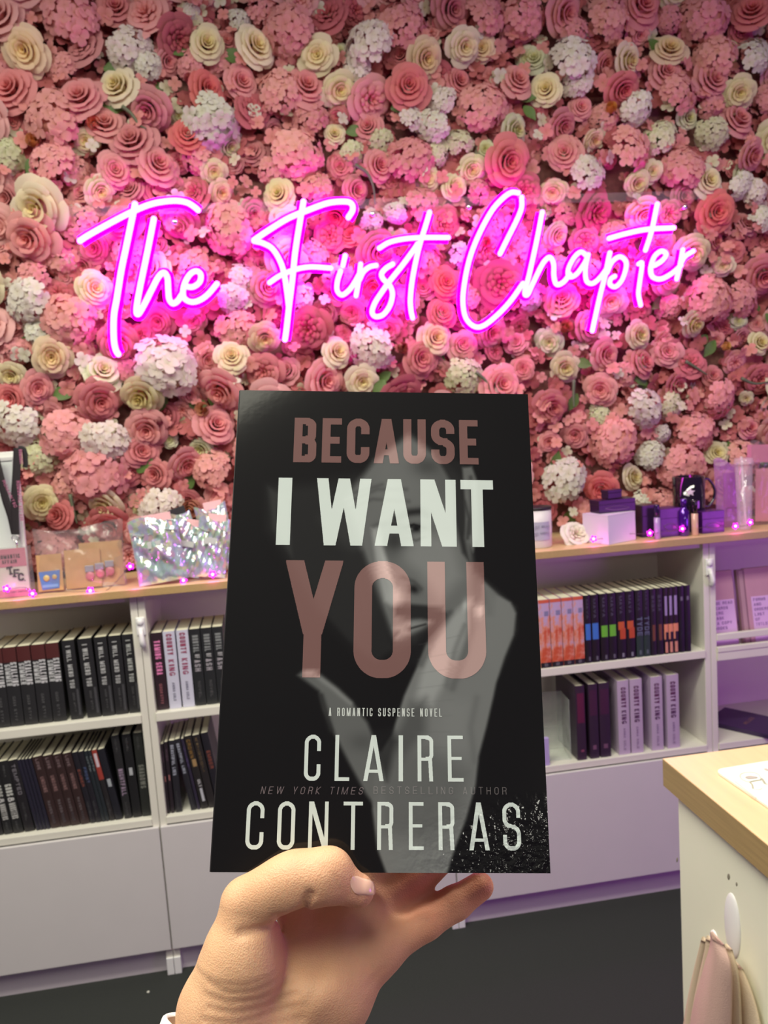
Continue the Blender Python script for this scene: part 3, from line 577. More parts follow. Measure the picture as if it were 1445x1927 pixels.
for kk, x, y, d, dz in cfl:
    rad = d/2/SC_*1.12; hyd = kk in 'HWG'
    Y = YW-.012-(rad*.5 if hyd else rad*.45)-dz-(.02 if not hyd and d > 54 else .008)-(.012 if kk in 'CKW' else 0)
    p = at(x, y, 1, Y-rad*.3)
    if p[2] < TOPT+rad*.75+.004: continue
    loc = (p[0], Y-YW, p[2]-1.0)
    tilt = (PI/2+RNG.uniform(-.5, .5)+(0 if hyd else .12), RNG.uniform(-.5, .5), 0); spin = RNG.uniform(0, 6)
    rot = (Matrix.Rotation(tilt[1], 3, 'Z') @ Matrix.Rotation(tilt[0], 3, 'X') @ Matrix.Rotation(spin, 3, 'Z')).to_euler()
    sx = RNG.uniform(.92, 1.08); c = RNG.choice(PALS[kk]); j = RNG.randint(-7, 7); c = [q*.77+w_*.23 for q, w_ in zip(c, (250, 236, 224))]; c = srgb(*[max(0, min(255, q+j)) for q in c])
    mt = NMAT[kk]
    if not hyd:
        v = RNG.choice([5, 6]) if (kk == 'D' or (kk in 'PE' and RNG.random() < .12)) else RNG.randrange(5)
        if cntR >= 298: restR.append((v, loc, rot, rad, c, mt)); continue
        cntR += 1
        big = nsr < 24 and d > 50 and abs(RNG.random()) < .8
        me = RI[v] if big else RM[v]
        if not me.materials: me.materials.append(mt)
        o = bpy.data.objects.new('rose', me); COL.objects.link(o); o.parent = FWT; o.location = loc; o.rotation_euler = rot; o.scale = (rad*sx, rad/sx, rad*.95); o.color = c
        o.material_slots[0].link = 'OBJECT'; o.material_slots[0].material = mt; o['label'] = LBL[kk]
        if big:
            nsr += 1
            for pm in RO[v]:
                if not pm.materials: pm.materials.append(mt)
                q = bpy.data.objects.new('petal', pm); COL.objects.link(q); q.parent = o; q.color = c; q.material_slots[0].link = 'OBJECT'; q.material_slots[0].material = mt
    else:
        v = RNG.randrange(4)
        if cntH >= 298: continue
        cntH += 1
        big = nsh < 10 and d > 70
        me = HC if big else HM[v]
        if not me.materials: me.materials.append(HYD)
        s = rad*.86
        o = bpy.data.objects.new('hydrangea_head', me); COL.objects.link(o); o.parent = FWT; o.location = loc; o.rotation_euler = rot; o.scale = (s*sx, s/sx, s); o.color = c; o['label'] = LBL[kk]
        if big:
            nsh += 1
            for pm in HF[v]:
                if not pm.materials: pm.materials.append(HYD)
                q = bpy.data.objects.new('floret', pm); COL.objects.link(q); q.parent = o; q.color = c
for nm, sel, mt_, col in [('roses_joined', (PNK,), PNK, (236, 186, 182)), ('pale_roses_joined', (CRE,), CRE, (230, 222, 190))]:
    ps = []
    for v, loc, rot, rad, c, mt in restR:
        if mt in sel:
            V, F, G = join([p for q in (ROSE+RUF)[v] for p in q]); Rm = np.array(rot.to_matrix())
            ps.append(((np.array(V)*rad @ Rm.T+np.array(loc)).tolist(), F, G))
    if ps: o = obj(nm, gmesh(nm, *join(ps)), mt_, FWT, kind='stuff'); o.color = srgb(*col)
# blossoms filling the gaps between the big heads, far too many to pick apart
def filler(name, cols, n, seed, ymin, size):
    rng = random.Random(seed); ps = []
    for _ in range(n):
        x = rng.uniform(-160, 1610); y = rng.uniform(-130, 1120-x*.09); Y = YW-rng.uniform(*ymin); p = at(x, y, 1, Y)
        if p[2] < TOPT+.03: continue
        sz = rng.uniform(*size)
        ps.append(floret((p[0], Y-YW, p[2]-1.0), (rng.uniform(-.7, .7), -1, rng.uniform(-.5, .8)), sz, rng.uniform(0, 3), rng))
    o = obj(name, gmesh(name, *join(ps)), HYD, FWT, kind='stuff'); o.color = srgb(*cols); return o
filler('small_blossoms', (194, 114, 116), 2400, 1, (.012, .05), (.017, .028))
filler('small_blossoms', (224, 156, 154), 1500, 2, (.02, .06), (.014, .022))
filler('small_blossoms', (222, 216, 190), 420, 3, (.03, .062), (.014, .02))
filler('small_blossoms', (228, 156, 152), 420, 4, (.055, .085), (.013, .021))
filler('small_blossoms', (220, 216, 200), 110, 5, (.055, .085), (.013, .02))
# ranunculus buds and leaves
for x, y, d, c in [(177, 232, 28, (232, 140, 120)), (62, 265, 27, (226, 168, 120)), (298, 795, 25, (160, 70, 100)), (1365, 652, 21, (226, 188, 120)), (1149, 204, 25, (232, 170, 100)), (914, 455, 20, (220, 90, 110)),
                   (398, 405, 26, (206, 110, 120)), (382, 770, 32, (214, 160, 130)), (1064, 616, 30, (206, 130, 110)), (756, 655, 24, (170, 90, 80)), (357, 150, 22, (210, 120, 130)), (288, 182, 24, (206, 96, 112)), (362, 955, 40, (198, 140, 120))]:
    rad = d/2/SC_; p = at(x, y, 1, YW-.075); m = []
    rr = random.Random(x)
    for n, r1, z1, hw in [(3, .35, .9, 1.3), (4, .6, .85, 1.0), (5, .85, .7, .85), (5, 1.0, .4, .8)]:
        for k in range(n): m.append(petal(2*PI*k/n+rr.random(), hw, r1*.6, r1*.9, -.5, z1, -.12, rr, 5, 4))
    o = obj('ranunculus_bud', gmesh('ranunculus_bud', *join(m)), CRE, FWT, (p[0], -.075, p[2]-1), (PI/2+rr.uniform(-.3, .3), 0, rr.uniform(-.4, .4))); o.scale = (rad, rad, rad); o.color = srgb(*c)
def leaf_mesh():
    V, F = [], []; n = 7
    for i in range(n):
        t = i/(n-1); w = .28*math.sin(PI*min(1, t*1.05+.03))**.8+.004
        V += [(-w, t, .10*math.sin(t*3)+.05), (0, t, .10*math.sin(t*3)), (w, t, .10*math.sin(t*3)+.05)]
    F = [(3*i+j, 3*i+j+1, 3*i+j+4, 3*i+j+3) for i in range(n-1) for j in (0, 1)]
    return gmesh('leaf', V, F, [1]*len(V))
LM = leaf_mesh(); LM.materials.append(M_leaf)
LV = [(52, 330), (78, 140), (195, 130), (320, 100), (418, 100), (312, 188), (185, 205), (52, 245), (740, 195), (735, 205), (505, 175), (650, 250), (985, 200), (1220, 75), (1350, 105), (1215, 255), (975, 185), (1120, 150), (1430, 580), (1440, 590), (1330, 630), (1345, 640), (1192, 700), (1200, 712), (1370, 830), (1385, 850),
      (390, 760), (400, 765), (285, 770), (296, 775), (100, 750), (440, 620), (450, 640), (360, 920), (352, 928), (735, 700), (722, 715), (820, 705), (1080, 680), (1000, 870), (1010, 878), (1040, 880), (1085, 960), (1420, 855), (138, 950), (145, 960), (260, 890), (30, 655), (880, 75), (1470, 500), (-30, 420), (905, 300), (1250, 560), (1085, 740), (330, 1020), (228, 880)]
for i, (x, y) in enumerate(LV):
    Y = YW-RNG.uniform(.03, .065); p = at(x, y, 1, Y); s = RNG.uniform(.045, .075)
    o = bpy.data.objects.new('leaf', LM); COL.objects.link(o); o.parent = FWT; o.location = (p[0], Y-YW, p[2]-1); o.scale = (s, s, s)
    o.rotation_euler = (Matrix.Rotation(RNG.uniform(0, 6.28), 3, 'Y') @ Matrix.Rotation(PI/2+RNG.uniform(-.3, .3), 3, 'X')).to_euler()
M_stem = mat('stem_green', srgb(96, 104, 80), .6)
for i, P in enumerate([[(668, 310), (690, 325), (702, 350), (706, 385)], [(230, 200), (248, 215), (262, 235), (275, 242)], [(1080, 715), (1079, 745), (1080, 768)], [(1290, 680), (1310, 692), (1330, 705)], [(1395, 712), (1420, 722), (1450, 718)], [(895, 700), (915, 718), (925, 745)], [(132, 930), (140, 970), (145, 985)]]):
    pts = catmull([at(x, y, 1, YW-.085)-np.array([0, YW, 1.0]) for x, y in P], 5); n = len(pts)
    obj('stem', MB().tube(pts, [.0055*(1-.7*k/n) for k in range(n)], 7), M_stem, FWT, smooth=True)

# ------------------------------------------------------------------ neon sign
YN = 2.142
M_neon = emis('neon_core', (1.0, 0.10, 0.95), 11.0)
M_halo = emis('neon_side_glow', (1.0, 0.0, 0.95), 10.0)
M_acr = bpy.data.materials.new('clear_acrylic'); M_acr.use_nodes = True
_nt = M_acr.node_tree; _b = _nt.nodes['Principled BSDF']; _b.inputs['Roughness'].default_value = .05; _t = _nt.nodes.new('ShaderNodeBsdfTransparent'); _m = _nt.nodes.new('ShaderNodeMixShader')
_m.inputs[0].default_value = .05; _nt.links.new(_t.outputs[0], _m.inputs[1]); _nt.links.new(_b.outputs[0], _m.inputs[2]); _nt.links.new(_m.outputs[0], _nt.nodes['Material Output'].inputs[0])
SG = thing('neon_sign', 'pink neon sign reading The First Chapter in handwriting', 'neon sign', (0, YN, 1.9))
def q3(L_): return [(130+x/4.379, 340+y/4.379) for x, y in L_]
def q4(L_): return [(460+x/3.44, 340+y/3.44) for x, y in L_]
def q5(L_): return [(850+x/2.949, 330+y/2.949) for x, y in L_]
STRK = [('letter_t', q3([(90, 495), (150, 455), (300, 370), (480, 275), (640, 205), (760, 175), (880, 165), (970, 180), (1030, 215), (1062, 242)]), 5.2),
 ('letter_t', q3([(543, 195), (530, 260), (480, 500), (430, 740), (395, 960), (372, 1090), (366, 1200), (370, 1320), (385, 1395), (405, 1430)]), 5.4),
 ('letter_h', q3([(698, 315), (670, 460), (630, 660), (590, 850), (562, 1000), (555, 1085), (575, 1095), (625, 1010), (680, 900), (735, 795), (780, 758), (810, 800), (817, 900), (825, 975), (855, 1012), (895, 990), (932, 935)]), 5.2),
 ('letter_e', q3([(955, 870), (1020, 875), (1075, 835), (1085, 775), (1050, 745), (1000, 768), (955, 840), (938, 920), (955, 975), (1015, 1000), (1085, 980), (1150, 930), (1218, 850)]), 5.0),
 ('letter_f', q4([(672, 238), (700, 190), (693, 150), (650, 135), (540, 145), (400, 195), (280, 245), (150, 325), (62, 385)]), 5.2),
 ('letter_f', q4([(62, 390), (120, 405), (180, 440), (228, 515), (256, 600), (275, 720), (288, 830)]), 5.0),
 ('letter_f', q4([(382, 135), (360, 260), (330, 450), (310, 640), (290, 800), (272, 960), (262, 1028)]), 5.2),
 ('letter_f', q4([(162, 660), (230, 615), (330, 575), (430, 558), (560, 566)]), 4.6),
 ('dot', q4([(652, 485), (637, 550)]), 4.6),
 ('letter_i', q4([(622, 585), (602, 650), (600, 710), (632, 740), (680, 705), (715, 655), (745, 600)]), 4.6),
 ('letter_r', q4([(752, 540), (740, 640), (722, 745)]), 4.6), ('letter_r', q4([(745, 640), (770, 590), (810, 558), (853, 548)]), 4.6),
 ('letter_s', q4([(960, 540), (915, 568), (887, 605), (902, 642), (937, 672), (958, 730), (942, 805), (900, 865), (850, 880), (826, 850), (845, 790), (890, 720), (940, 650), (1020, 550), (1090, 455), (1122, 408)]), 4.8),
 ('letter_t', q4([(1198, 205), (1170, 300), (1130, 430), (1090, 620), (1074, 760), (1078, 840), (1088, 888)]), 4.8), ('letter_t', q4([(872, 437), (940, 398), (1040, 376), (1160, 368), (1320, 368)]), 4.6),
 ('letter_c', q5([(268, 435), (310, 350), (360, 250), (387, 180), (388, 122)]), 4.8), ('letter_c', q5([(370, 97), (330, 95), (280, 130), (220, 200), (150, 330), (100, 460), (72, 590), (62, 700), (78, 790), (125, 838), (180, 832), (260, 768), (330, 692), (395, 600)]), 4.8),
 ('letter_h', q5([(502, 205), (470, 370), (430, 550), (405, 650), (422, 660), (450, 600), (505, 490), (543, 455), (565, 490), (567, 560), (582, 605), (620, 592), (655, 548)]), 4.8),
 ('letter_a', q5([(752, 450), (718, 425), (680, 455), (647, 520), (652, 562), (690, 550), (735, 490), (757, 440)]), 4.6), ('letter_a', q5([(757, 440), (742, 520), (748, 585), (780, 600), (820, 570), (858, 520)]), 4.6),
 ('letter_p', q5([(877, 430), (850, 560), (820, 680), (780, 862)]), 4.8), ('letter_p', q5([(862, 540), (890, 480), (930, 452), (962, 470), (968, 510), (945, 580), (908, 618), (878, 605), (882, 575), (905, 560)]), 4.6),
 ('letter_t', q5([(1140, 160), (1120, 260), (1100, 340), (1075, 415)]), 4.8), ('letter_t', q5([(872, 350), (960, 325), (1080, 300), (1232, 291)]), 4.8), ('letter_t', q5([(1036, 492), (1056, 490), (1042, 600), (1036, 660), (1048, 720)]), 4.4),
 ('letter_e', q5([(1125, 500), (1165, 475), (1190, 440), (1165, 420), (1125, 450), (1104, 515), (1114, 562), (1160, 575), (1220, 545), (1272, 500)]), 4.8),
 ('letter_r', q5([(1282, 412), (1268, 490), (1248, 575)]), 4.6), ('letter_r', q5([(1268, 495), (1295, 450), (1340, 420)]), 4.6)]
for nm, P, w in STRK:
    pts = catmull([at(x, y, 1, YN)-np.array([0, YN, 1.9]) for x, y in P], 8); r = w/1500*2.16
    t_ = obj(nm, MB().tube(pts, r, 10, flat=1.0).sphere(pts[0], r, 10, 6).sphere(pts[-1], r, 10, 6), M_neon, SG, smooth=True)
    back = [p+np.array([0, .011, 0]) for p in pts]
    obj('glow_flank', MB().tube(back, r*2.0, 10, flat=.3), M_halo, t_, smooth=True)
a = at(128, 398, 1, YN+.02); b = at(1330, 398, 1, YN+.02)
obj('acrylic_strip', MB().box((a[0], .02, a[2]-1.9-.012), (b[0], .024, a[2]-1.9+.012), .001), M_acr, SG)
for x, y in [(700, 405), (880, 392), (330, 420), (1285, 392)]:
    p = at(x, y, 1, YN); obj('standoff', MB().lathe([(.006, 0), (.007, .002), (.007, .03), (.005, .032)], 10, (p[0], .016, p[2]-1.9), axis=1), M_chrome, SG, smooth=True)

# ------------------------------------------------------------------ string of fairy lights along the worktop
FL = thing('fairy_lights', 'string of tiny magenta fairy lights on the front of the worktop', 'fairy lights', (0, 2.0, TOPT))
M_bulb = emis('magenta_led', (1.0, .12, .95), 14); M_petl = mat('magenta_bulb_shell', srgb(240, 60, 220), .3, emit=(1, 0, .85), es=1.3)
bp_ = [(12, 1108, 0), (61, 1117, 0), (170, 1114, 0), (245, 1066, .05), (267, 1081, .03), (345, 1092, .01), (400, 1081, .01), (1117, 1014, 0), (1128, 1006, .03), (1223, 1003, 0), (1284, 995, .01), (1384, 990, 0), (1412, 983, .02)]
wire = []
for i, (x, y, dy) in enumerate(bp_):
    Y = 1.992+dy; p = at(x, y, 1, Y); p[2] = max(p[2], TOPT+.0045); q = p-np.array([0, 2.0, TOPT]); wire.append(q+np.array([0, .004, -.0025])); wire.append(q+np.array([.04, .012, -.003]))
    s = MB().sphere((0, 0, 0), .0036, 8, 6)
    b = obj('bulb', s, M_bulb, FL, q, smooth=True)
    m = MB()
    for k in range(5):
        a = 2*PI*k/5+i; m.sphere((.0068*math.cos(a), .001, .0068*math.sin(a)), .0036, 6, 4, (1, .6, 1))
    obj('bulb_shell', m, M_petl, b, smooth=True)
wp = catmull([w_ for w_ in wire[:14]], 3); obj('wire', MB().tube(wp, .0007, 5), M((90, 60, 80), .5), FL)
wp = catmull([w_ for w_ in wire[14:]], 3); obj('wire', MB().tube(wp, .0007, 5), M((90, 60, 80), .5), FL)
for x, y in [(170, 1114), (1117, 1014), (250, 1066), (400, 1081), (1223, 1003), (1384, 990), (35, 1110)]:
    p = at(x, y, 1, 1.985); l = bpy.data.lights.new('fairy_glow', 'POINT'); l.energy = .035; l.color = (1, .05, .8); l.shadow_soft_size = .004
    lo = bpy.data.objects.new('fairy_glow', l); COL.objects.link(lo); lo.location = (p[0], 1.975, TOPT+.012)

# ------------------------------------------------------------------ things on the worktop
def base(px, Y): return Xat(px, Y, TOPT)
def ztop(px, py, Y): return at(px, py, 1, Y)[2]
def bxi(name, label, cat, px0, px1, pyt, Y, depth, m, rz=0, z0=TOPT, ch=.001, group=None):
    x0, x1 = Xat(px0, Y, z0), Xat(px1, Y, z0); h = ztop((px0+px1)/2, pyt, Y)-z0
    t = thing(name, label, cat, ((x0+x1)/2, Y+depth/2, z0+.0004), (0, 0, rz), group); w = x1-x0
    return t, w, h
def flat(name, m, parent, x0, x1, z0, z1, y, **k):
    return obj(name, MB().box((x0, y-.0006, z0), (x1, y, z1)), m, parent, **k)
def words(text, parent, m, x0, z0, L_, H_, y, name='lettering', t=.2, rot=(0, 0, 0)):
    me = letters_mb(word_spec(text, 0, L_, 0, H_, t), 14).mesh(name); return obj(name, me, m, parent, (x0, y, z0), rot)
# framed notice with lanyard and badge
Yb = 2.045; xr = base(57, Yb); zt = ztop(44, 848, Yb); H_ = zt-TOPT
nb = thing('notice_frame', 'white framed notice standing behind a black lanyard', 'frame', (xr, Yb, TOPT+.0005), (-.06, 0, 0))
obj('backing_board', MB().box((-.26, 0, 0), (0, .012, H_), .0015), M((226, 228, 222), .5), nb)
obj('paper', MB().box((-.25, -.0012, .012), (-.012, 0, H_-.018)), M((204, 210, 208), .6), nb)
obj('frame_lip', MB().box((-.26, -.004, H_-.022), (-.0, -.001, H_-.014)).box((-.011, -.004, .0), (-.007, -.001, H_-.02)), M((196, 196, 196), .4), nb)
words('OPEN', nb, M((90, 90, 90)), -.085, .085, .024, .005, -.0016)
def ribbon(P, Y, w, org):
    pts = catmull([at(x, y, 1, Y-.0003*i)-org for i, (x, y) in enumerate(P)], 5); return MB().tube(pts, w/2, 6, flat=.12, ref=(0, 1, 0))
og = np.array([base(28, 2.03), 2.03, TOPT])
ly = thing('lanyard_badge', 'black lanyard with pink script holding a TFC badge', 'lanyard', tuple(og))
M_rib = M((30, 24, 28), .6)
obj('strap', ribbon([(33, 843), (31, 890), (28, 940), (28, 985), (29, 1006)], 2.03, .019, og), M_rib, ly)
obj('strap', ribbon([(-12, 850), (0, 895), (10, 938), (21, 972), (28, 1004)], 2.031, .018, og), M_rib, ly)
obj('strap', ribbon([(34, 843), (45, 846), (48, 868), (47, 880)], 2.036, .012, og), M_rib, ly)
mp = M((168, 100, 130), .6)
for x, y, s_, L_ in [(35, 846, 'ROMANCE', .038), (30.5, 905, 'ROMANTIC AFFAIR', .105)]:
    p = at(x, y, 1, 2.0255)-og; words(s_, ly, mp, p[0], p[2], L_*.92, .0075, p[1], rot=(0, PI/2+.02, 0))
p = at(4, 905, 1, 2.0265)-og; words('ROMANTIC', ly, mp, p[0], p[2], .07, .007, p[1], rot=(0, PI/2-.3, 0))
p = at(29, 1012, 1, 2.028)-og; obj('ring', MB().tube([(p[0]+.009*math.cos(a), 0, p[2]+.006*math.sin(a)) for a in np.linspace(0, 2*PI, 17)], .0012, 6, cap=False), M_chrome, ly, smooth=True)
obj('clip', MB().tube([(p[0], 0, p[2]-.006), (p[0]+.001, 0, p[2]-.014), (p[0]+.001, -.001, p[2]-.026)], [.002, .0026, .0016], 8), M_chrome, ly, smooth=True)
a = at(-16, 1037, 1, 2.018)-og; b = at(57, 1112, 1, 2.018)-og; a2 = at(57, 1029, 1, 2.018)-og
bd = obj('badge_card', MB().box((a[0], a[1]-.001, .002), (b[0], a[1], a2[2]), .0003), M((236, 230, 214), .5), ly); hb = a2[2]
obj('pink_band', MB().box((a[0], a[1]-.0018, hb*.63), (b[0]-.0006, a[1]-.001, hb)), M((222, 136, 156), .5), bd)
obj('pink_foot', MB().box((a[0], a[1]-.0018, .002), (b[0], a[1]-.001, hb*.17)), M((232, 130, 160), .5), bd)
dk = M((62, 40, 48), .6)
words('ROMANTIC', bd, dk, b[0]-.064, hb*.80, .050, .010, a[1]-.0024); words('AFFAIR', bd, dk, b[0]-.056, hb*.70, .034, .009, a[1]-.0024)
words('THE FIRST CHAPTER', bd, dk, b[0]-.056, hb*.10, .05, .004, a[1]-.0024)
M_ink = M((36, 26, 28), .5)
for ch, x, y, s_ in [('T', 15.5, 1082, .020), ('F', 26, 1086, .020), ('C', 34.5, 1093, .020), ('.', 46.5, 1093, .010)]:
    q = at(x, y, 1, 2.018)-og; sp = letters_mb([(ch, 0, s_*(.72 if ch != '.' else .3), 0, s_, .24)], 24)
    if ch == 'T': sp.add([(s_*.16, 0, 0), (s_*.56, 0, 0), (s_*.56, 0, s_*.16), (s_*.16, 0, s_*.16)], [(0, 1, 2, 3)]).add([(0, 0, s_*.66), (s_*.12, 0, s_*.66), (s_*.12, 0, s_), (0, 0, s_)], [(0, 1, 2, 3)])
    if ch == 'F': sp.add([(-s_*.1, 0, 0), (s_*.36, 0, 0), (s_*.36, 0, s_*.16), (-s_*.1, 0, s_*.16)], [(0, 1, 2, 3)])
    obj('badge_letter', sp, M_ink, bd, (q[0], a[1]-.0024, q[2]), (0, -.10 if ch == 'T' else .05, 0))
M_clear = film('clear_film', (.35, .35, .35, 1), .10, .84)
obj('plastic_sleeve', MB().box((a[0]-.004, a[1]-.003, 0), (b[0]+.013, a[1]-.0026, hb+.004)), M_clear, ly)

def pillow(w, h, th, seed, nx=22, nz=18, crin=.004, top=1.0):
    r = np.random.RandomState(seed); V = []; F = []
    ph = r.uniform(0, 6, 8)
    for side in (-1, 1):
        for j in range(nz+1):
            for i in range(nx+1):
                u = i/nx; v = j/nz; e = (max(0, 4*u*(1-u)))**.5*(max(0, min(1, 4*v*(1-v*.92))))**.6
                y = side*th/2*e+crin*e*(math.sin(9*u+ph[0]+4*v)*.4+math.sin(17*v+ph[1]+7*u)*.3+math.sin(31*u-13*v+ph[2])*.22+math.sin(23*(u+v)+ph[3])*.2)
                x = (u-.5)*w*(1-.03*math.sin(PI*v)); z = v*h+(.06*h*math.sin(5*u+ph[4])*(v > .97)*top)
                V.append((x, y, z))
    n = (nx+1)*(nz+1)
    for j in range(nz):
        for i in range(nx):
            k = j*(nx+1)+i; F.append((k, k+1, k+nx+2, k+nx+1)); F.append((n+k, n+k+nx+1, n+k+nx+2, n+k+1))
    return MB().add(V, F)
# clear pouch with kraft cards of enamel pins
Yp = 2.02; M_kraft = mat('kraft_card', srgb(190, 150, 104), .8, noise=.08, nscale=50)
x0, x1 = base(66, Yp), base(238, Yp); pw = x1-x0
pc = thing('clear_pouch', 'clear crinkled pouch of kraft cards with enamel pins', 'pouch', ((x0+x1)/2, Yp+.02, TOPT+.0005), (-.12, 0, 0))
hp = ztop(150, 992, Yp)-TOPT
obj('film', pillow(pw, hp, .03, 5, 26, 20, .009), M_clear, pc, smooth=True)
for (pa, pb, yt, yb, dy), nm in [((70, 118, 1046, 1108, -.006), 0), ((122, 190, 1036, 1096, .0), 1), ((150, 232, 1022, 1094, .006), 2)]:
    xa = base(pa, Yp)-(x0+x1)/2; xb = base(pb, Yp)-(x0+x1)/2; zt = ztop((pa+pb)/2, yt, Yp)-TOPT
    cd = obj('kraft_card', MB().box((xa, dy, .004), (xb, dy+.001, zt), .0003), M_kraft, pc)
    xm = (xa+xb)/2
    if nm == 0:
        m = MB(); m.add([(xm-.026, dy-.002, .052), (xm+.024, dy-.002, .054), (xm+.020, dy-.002, .010), (xm-.020, dy-.002, .008), (xm-.026, dy, .052), (xm+.024, dy, .054), (xm+.02, dy, .01), (xm-.02, dy, .008)], [(0, 1, 2, 3), (0, 4, 5, 1), (1, 5, 6, 2), (2, 6, 7, 3), (3, 7, 4, 0)])
        pn = obj('basket_pin', m, M((96, 130, 190), .3), cd); obj('pin_detail', MB().sphere((xm-.008, dy-.003, .036), .008, 10, 6, (1, .3, 1)).sphere((xm+.011, dy-.003, .038), .006, 10, 6, (1, .3, 1)), M((196, 176, 110), .3), pn, smooth=True)
        obj('pin_detail', MB().box((xm-.019, dy-.003, .013), (xm+.018, dy-.002, .02)), M((130, 160, 210), .3), pn)
    if nm == 2:
        for k in range(3):
            pn = obj('tulip_pin', MB().sphere((xm-.028+.024*k, dy-.009, .032+.004*k), .011, 12, 8, (1, .3, 1)), M((196, 116, 124), .3), cd, smooth=True)
            obj('pin_detail', MB().box((xm-.039+.024*k, dy-.011, .042+.004*k), (xm-.018+.024*k, dy-.008, .058+.004*k), .001), M((150, 150, 156), .25), pn)
# holographic bags
hol = [(262, 356, 1100, 972, 2.0, -.10, 0.04), (318, 376, 1082, 984, 2.04, .24, -.1), (342, 398, 1090, 958, 2.068, -.26, .12), (366, 424, 1090, 972, 2.012, .16, -.08), (392, 452, 1085, 946, 2.098, -.14, .2)]
hl = ['largest holographic bag in front of the pile', 'narrow holographic bag tucked behind the largest one', 'holographic bag with a black topped card tilted over the pile', 'holographic bag with a yellow glint in front, beside the held book', 'tall holographic bag at the back of the pile']
for i, (a, b, yb, yt, Y, ro, _) in enumerate(hol):
    X0, X1 = base(a, Y), base(b, Y); hh = ztop((a+b)/2, yt, Y)-TOPT
    t = thing('holographic_bag', hl[i], 'bag', ((X0+X1)/2, Y, TOPT+.001+abs(ro)*.5*(X1-X0)), (-.08-.02*i, ro, 0), 'holographic bags on the worktop')
    obj('foil', pillow(X1-X0, hh*.93, .026, 20+i, 26, 22, .013), film('holo_foil', [(.72, .74, .74, 1), (.66, .66, .70, 1), (.70, .70, .68, 1)][i % 3], .14, .10, .78), t, smooth=True)
    obj('zip_strip', MB().tube([(x*(X1-X0), -.010, hh*.74+.004*math.sin(9*x)) for x in np.linspace(-.46, .46, 9)], .0016, 6), M((150, 160, 156), .3), t, smooth=True)
    obj('header_card', MB().box((-.2*(X1-X0), -.002, hh*.72), (.38*(X1-X0), 0, hh*1.0), .0005), M((238, 186, 190) if i != 2 else (32, 28, 36), .5), t)
    obj('price_sticker', MB().box((-.02, -.0165, hh*.52), (.012, -.016, hh*.62)), M((190, 192, 190), .4), t)
# white jar with black lid
X0, X1 = base(996, 2.02), base(1048, 2.02); r = (X1-X0)/2; hh = ztop(1030, 960, 2.02)-TOPT
t = thing('jar', 'white jar with black lid and grey label beside the held book', 'jar', ((X0+X1)/2, 2.02+r, TOPT))
obj('body', MB().lathe([(r*.9, 0), (r*.96, .003), (r, hh*.5), (r, hh)], 28), M((214, 208, 210), .4), t, smooth=True)
obj('lid', MB().lathe([(r*1.03, hh), (r*1.03, hh+.006), (r*.98, hh+.008), (1e-4, hh+.008)], 28), M_black, t, smooth=True)
lb = MB(); n = 12
for k in range(n+1):
    a = -PI/2-.9+1.5*k/n; lb.v += [(r*1.01*math.cos(a), r*1.01*math.sin(a), hh*.22), (r*1.01*math.cos(a), r*1.01*math.sin(a), hh*.7)]
lb.f = [(2*k, 2*k+2, 2*k+3, 2*k+1) for k in range(n)]
lo = obj('label', lb, M((172, 170, 190), .5), t)
words('JUST READ', lo, M((130, 128, 150)), -.03, hh*.55, .05, .006, -r*1.03); words('ONE MORE', lo, M((130, 128, 150)), -.03, hh*.38, .05, .006, -r*1.03)
# silk flower lying on the worktop
X0 = base(1083, 2.06)
fo = thing('silk_flower', 'loose white silk flower lying between the jar and the white box', 'flower', (X0, 2.06, TOPT+.022))
for nm_, me_ in [('flower_heart', RI[6])]+[('petal', m_) for m_ in RO[6]]+[('petal', m_) for m_ in RO[5]]:
    me_ = me_.copy(); me_.materials.clear(); me_.materials.append(HYD); k_ = .040 if nm_ != 'petal' else .044
    o = bpy.data.objects.new(nm_, me_); COL.objects.link(o); o.parent = fo; o.color = srgb(240, 236, 224); o.scale = (k_, k_*.9, k_*1.1); o.rotation_euler = (1.05, .15, RNG.uniform(0, .3))
# white box, purple boxes
MPU = mat('purple_foil_card', srgb(74, 34, 104), .25, spec=.7, noise=.2, nscale=60); MPD = mat('dark_purple_card', srgb(44, 26, 58), .3)
def carton(name, label, px0, px1, pyt, Y, depth, m, rz=0, z0=TOPT, motif=True, group='purple cartons on the worktop'):
    t, w, h = bxi(name, label, 'box', px0, px1, pyt, Y, depth, m, rz, z0, group=group)
    bo = obj('carton_body', MB().box((-w/2, -depth/2, 0), (w/2, depth/2, h*.66), .0008), m, t); obj('lid', MB().box((-w/2-.0006, -depth/2-.0006, h*.66), (w/2+.0006, depth/2+.0006, h), .0008), m, t)
    if motif: obj('printed_motif', MB().tube([(w*.3*math.cos(a)*(1-.3*math.sin(2*a)), -depth/2-.0006, h*.33+h*.14*math.sin(a)) for a in np.linspace(0, 2*PI, 14)], .0009, 5), M((150, 110, 160), .3, metal=.6), bo)
    return t, w, h
X0, X1 = base(1117, 2.0), base(1206, 2.0)
t = thing('gift_box', 'plain white box carrying two purple cartons', 'box', ((X0+X1)/2-.002, 2.045, TOPT+.0004), (0, 0, .42)); hh = ztop(1175, 966, 2.0)-TOPT; w = (X1-X0)*.80
obj('box_body', MB().box((-w/2, -w*.42, 0), (w/2, w*.42, hh-.002), .0008), M((216, 206, 226), .5), t); obj('lid_panel', MB().box((-w/2-.0004, -w*.42-.0004, hh-.002), (w/2+.0004, w*.42+.0004, hh), .0006), M((216, 206, 226), .5), t)
zb = TOPT+hh+.0006
carton('carton', 'flat dark purple carton lying on top of the white box', 1124, 1196, 940, 2.03, .05, MPD, .1, zb)
zc = zb+(ztop(1160, 940, 2.03)-zb)+.0012
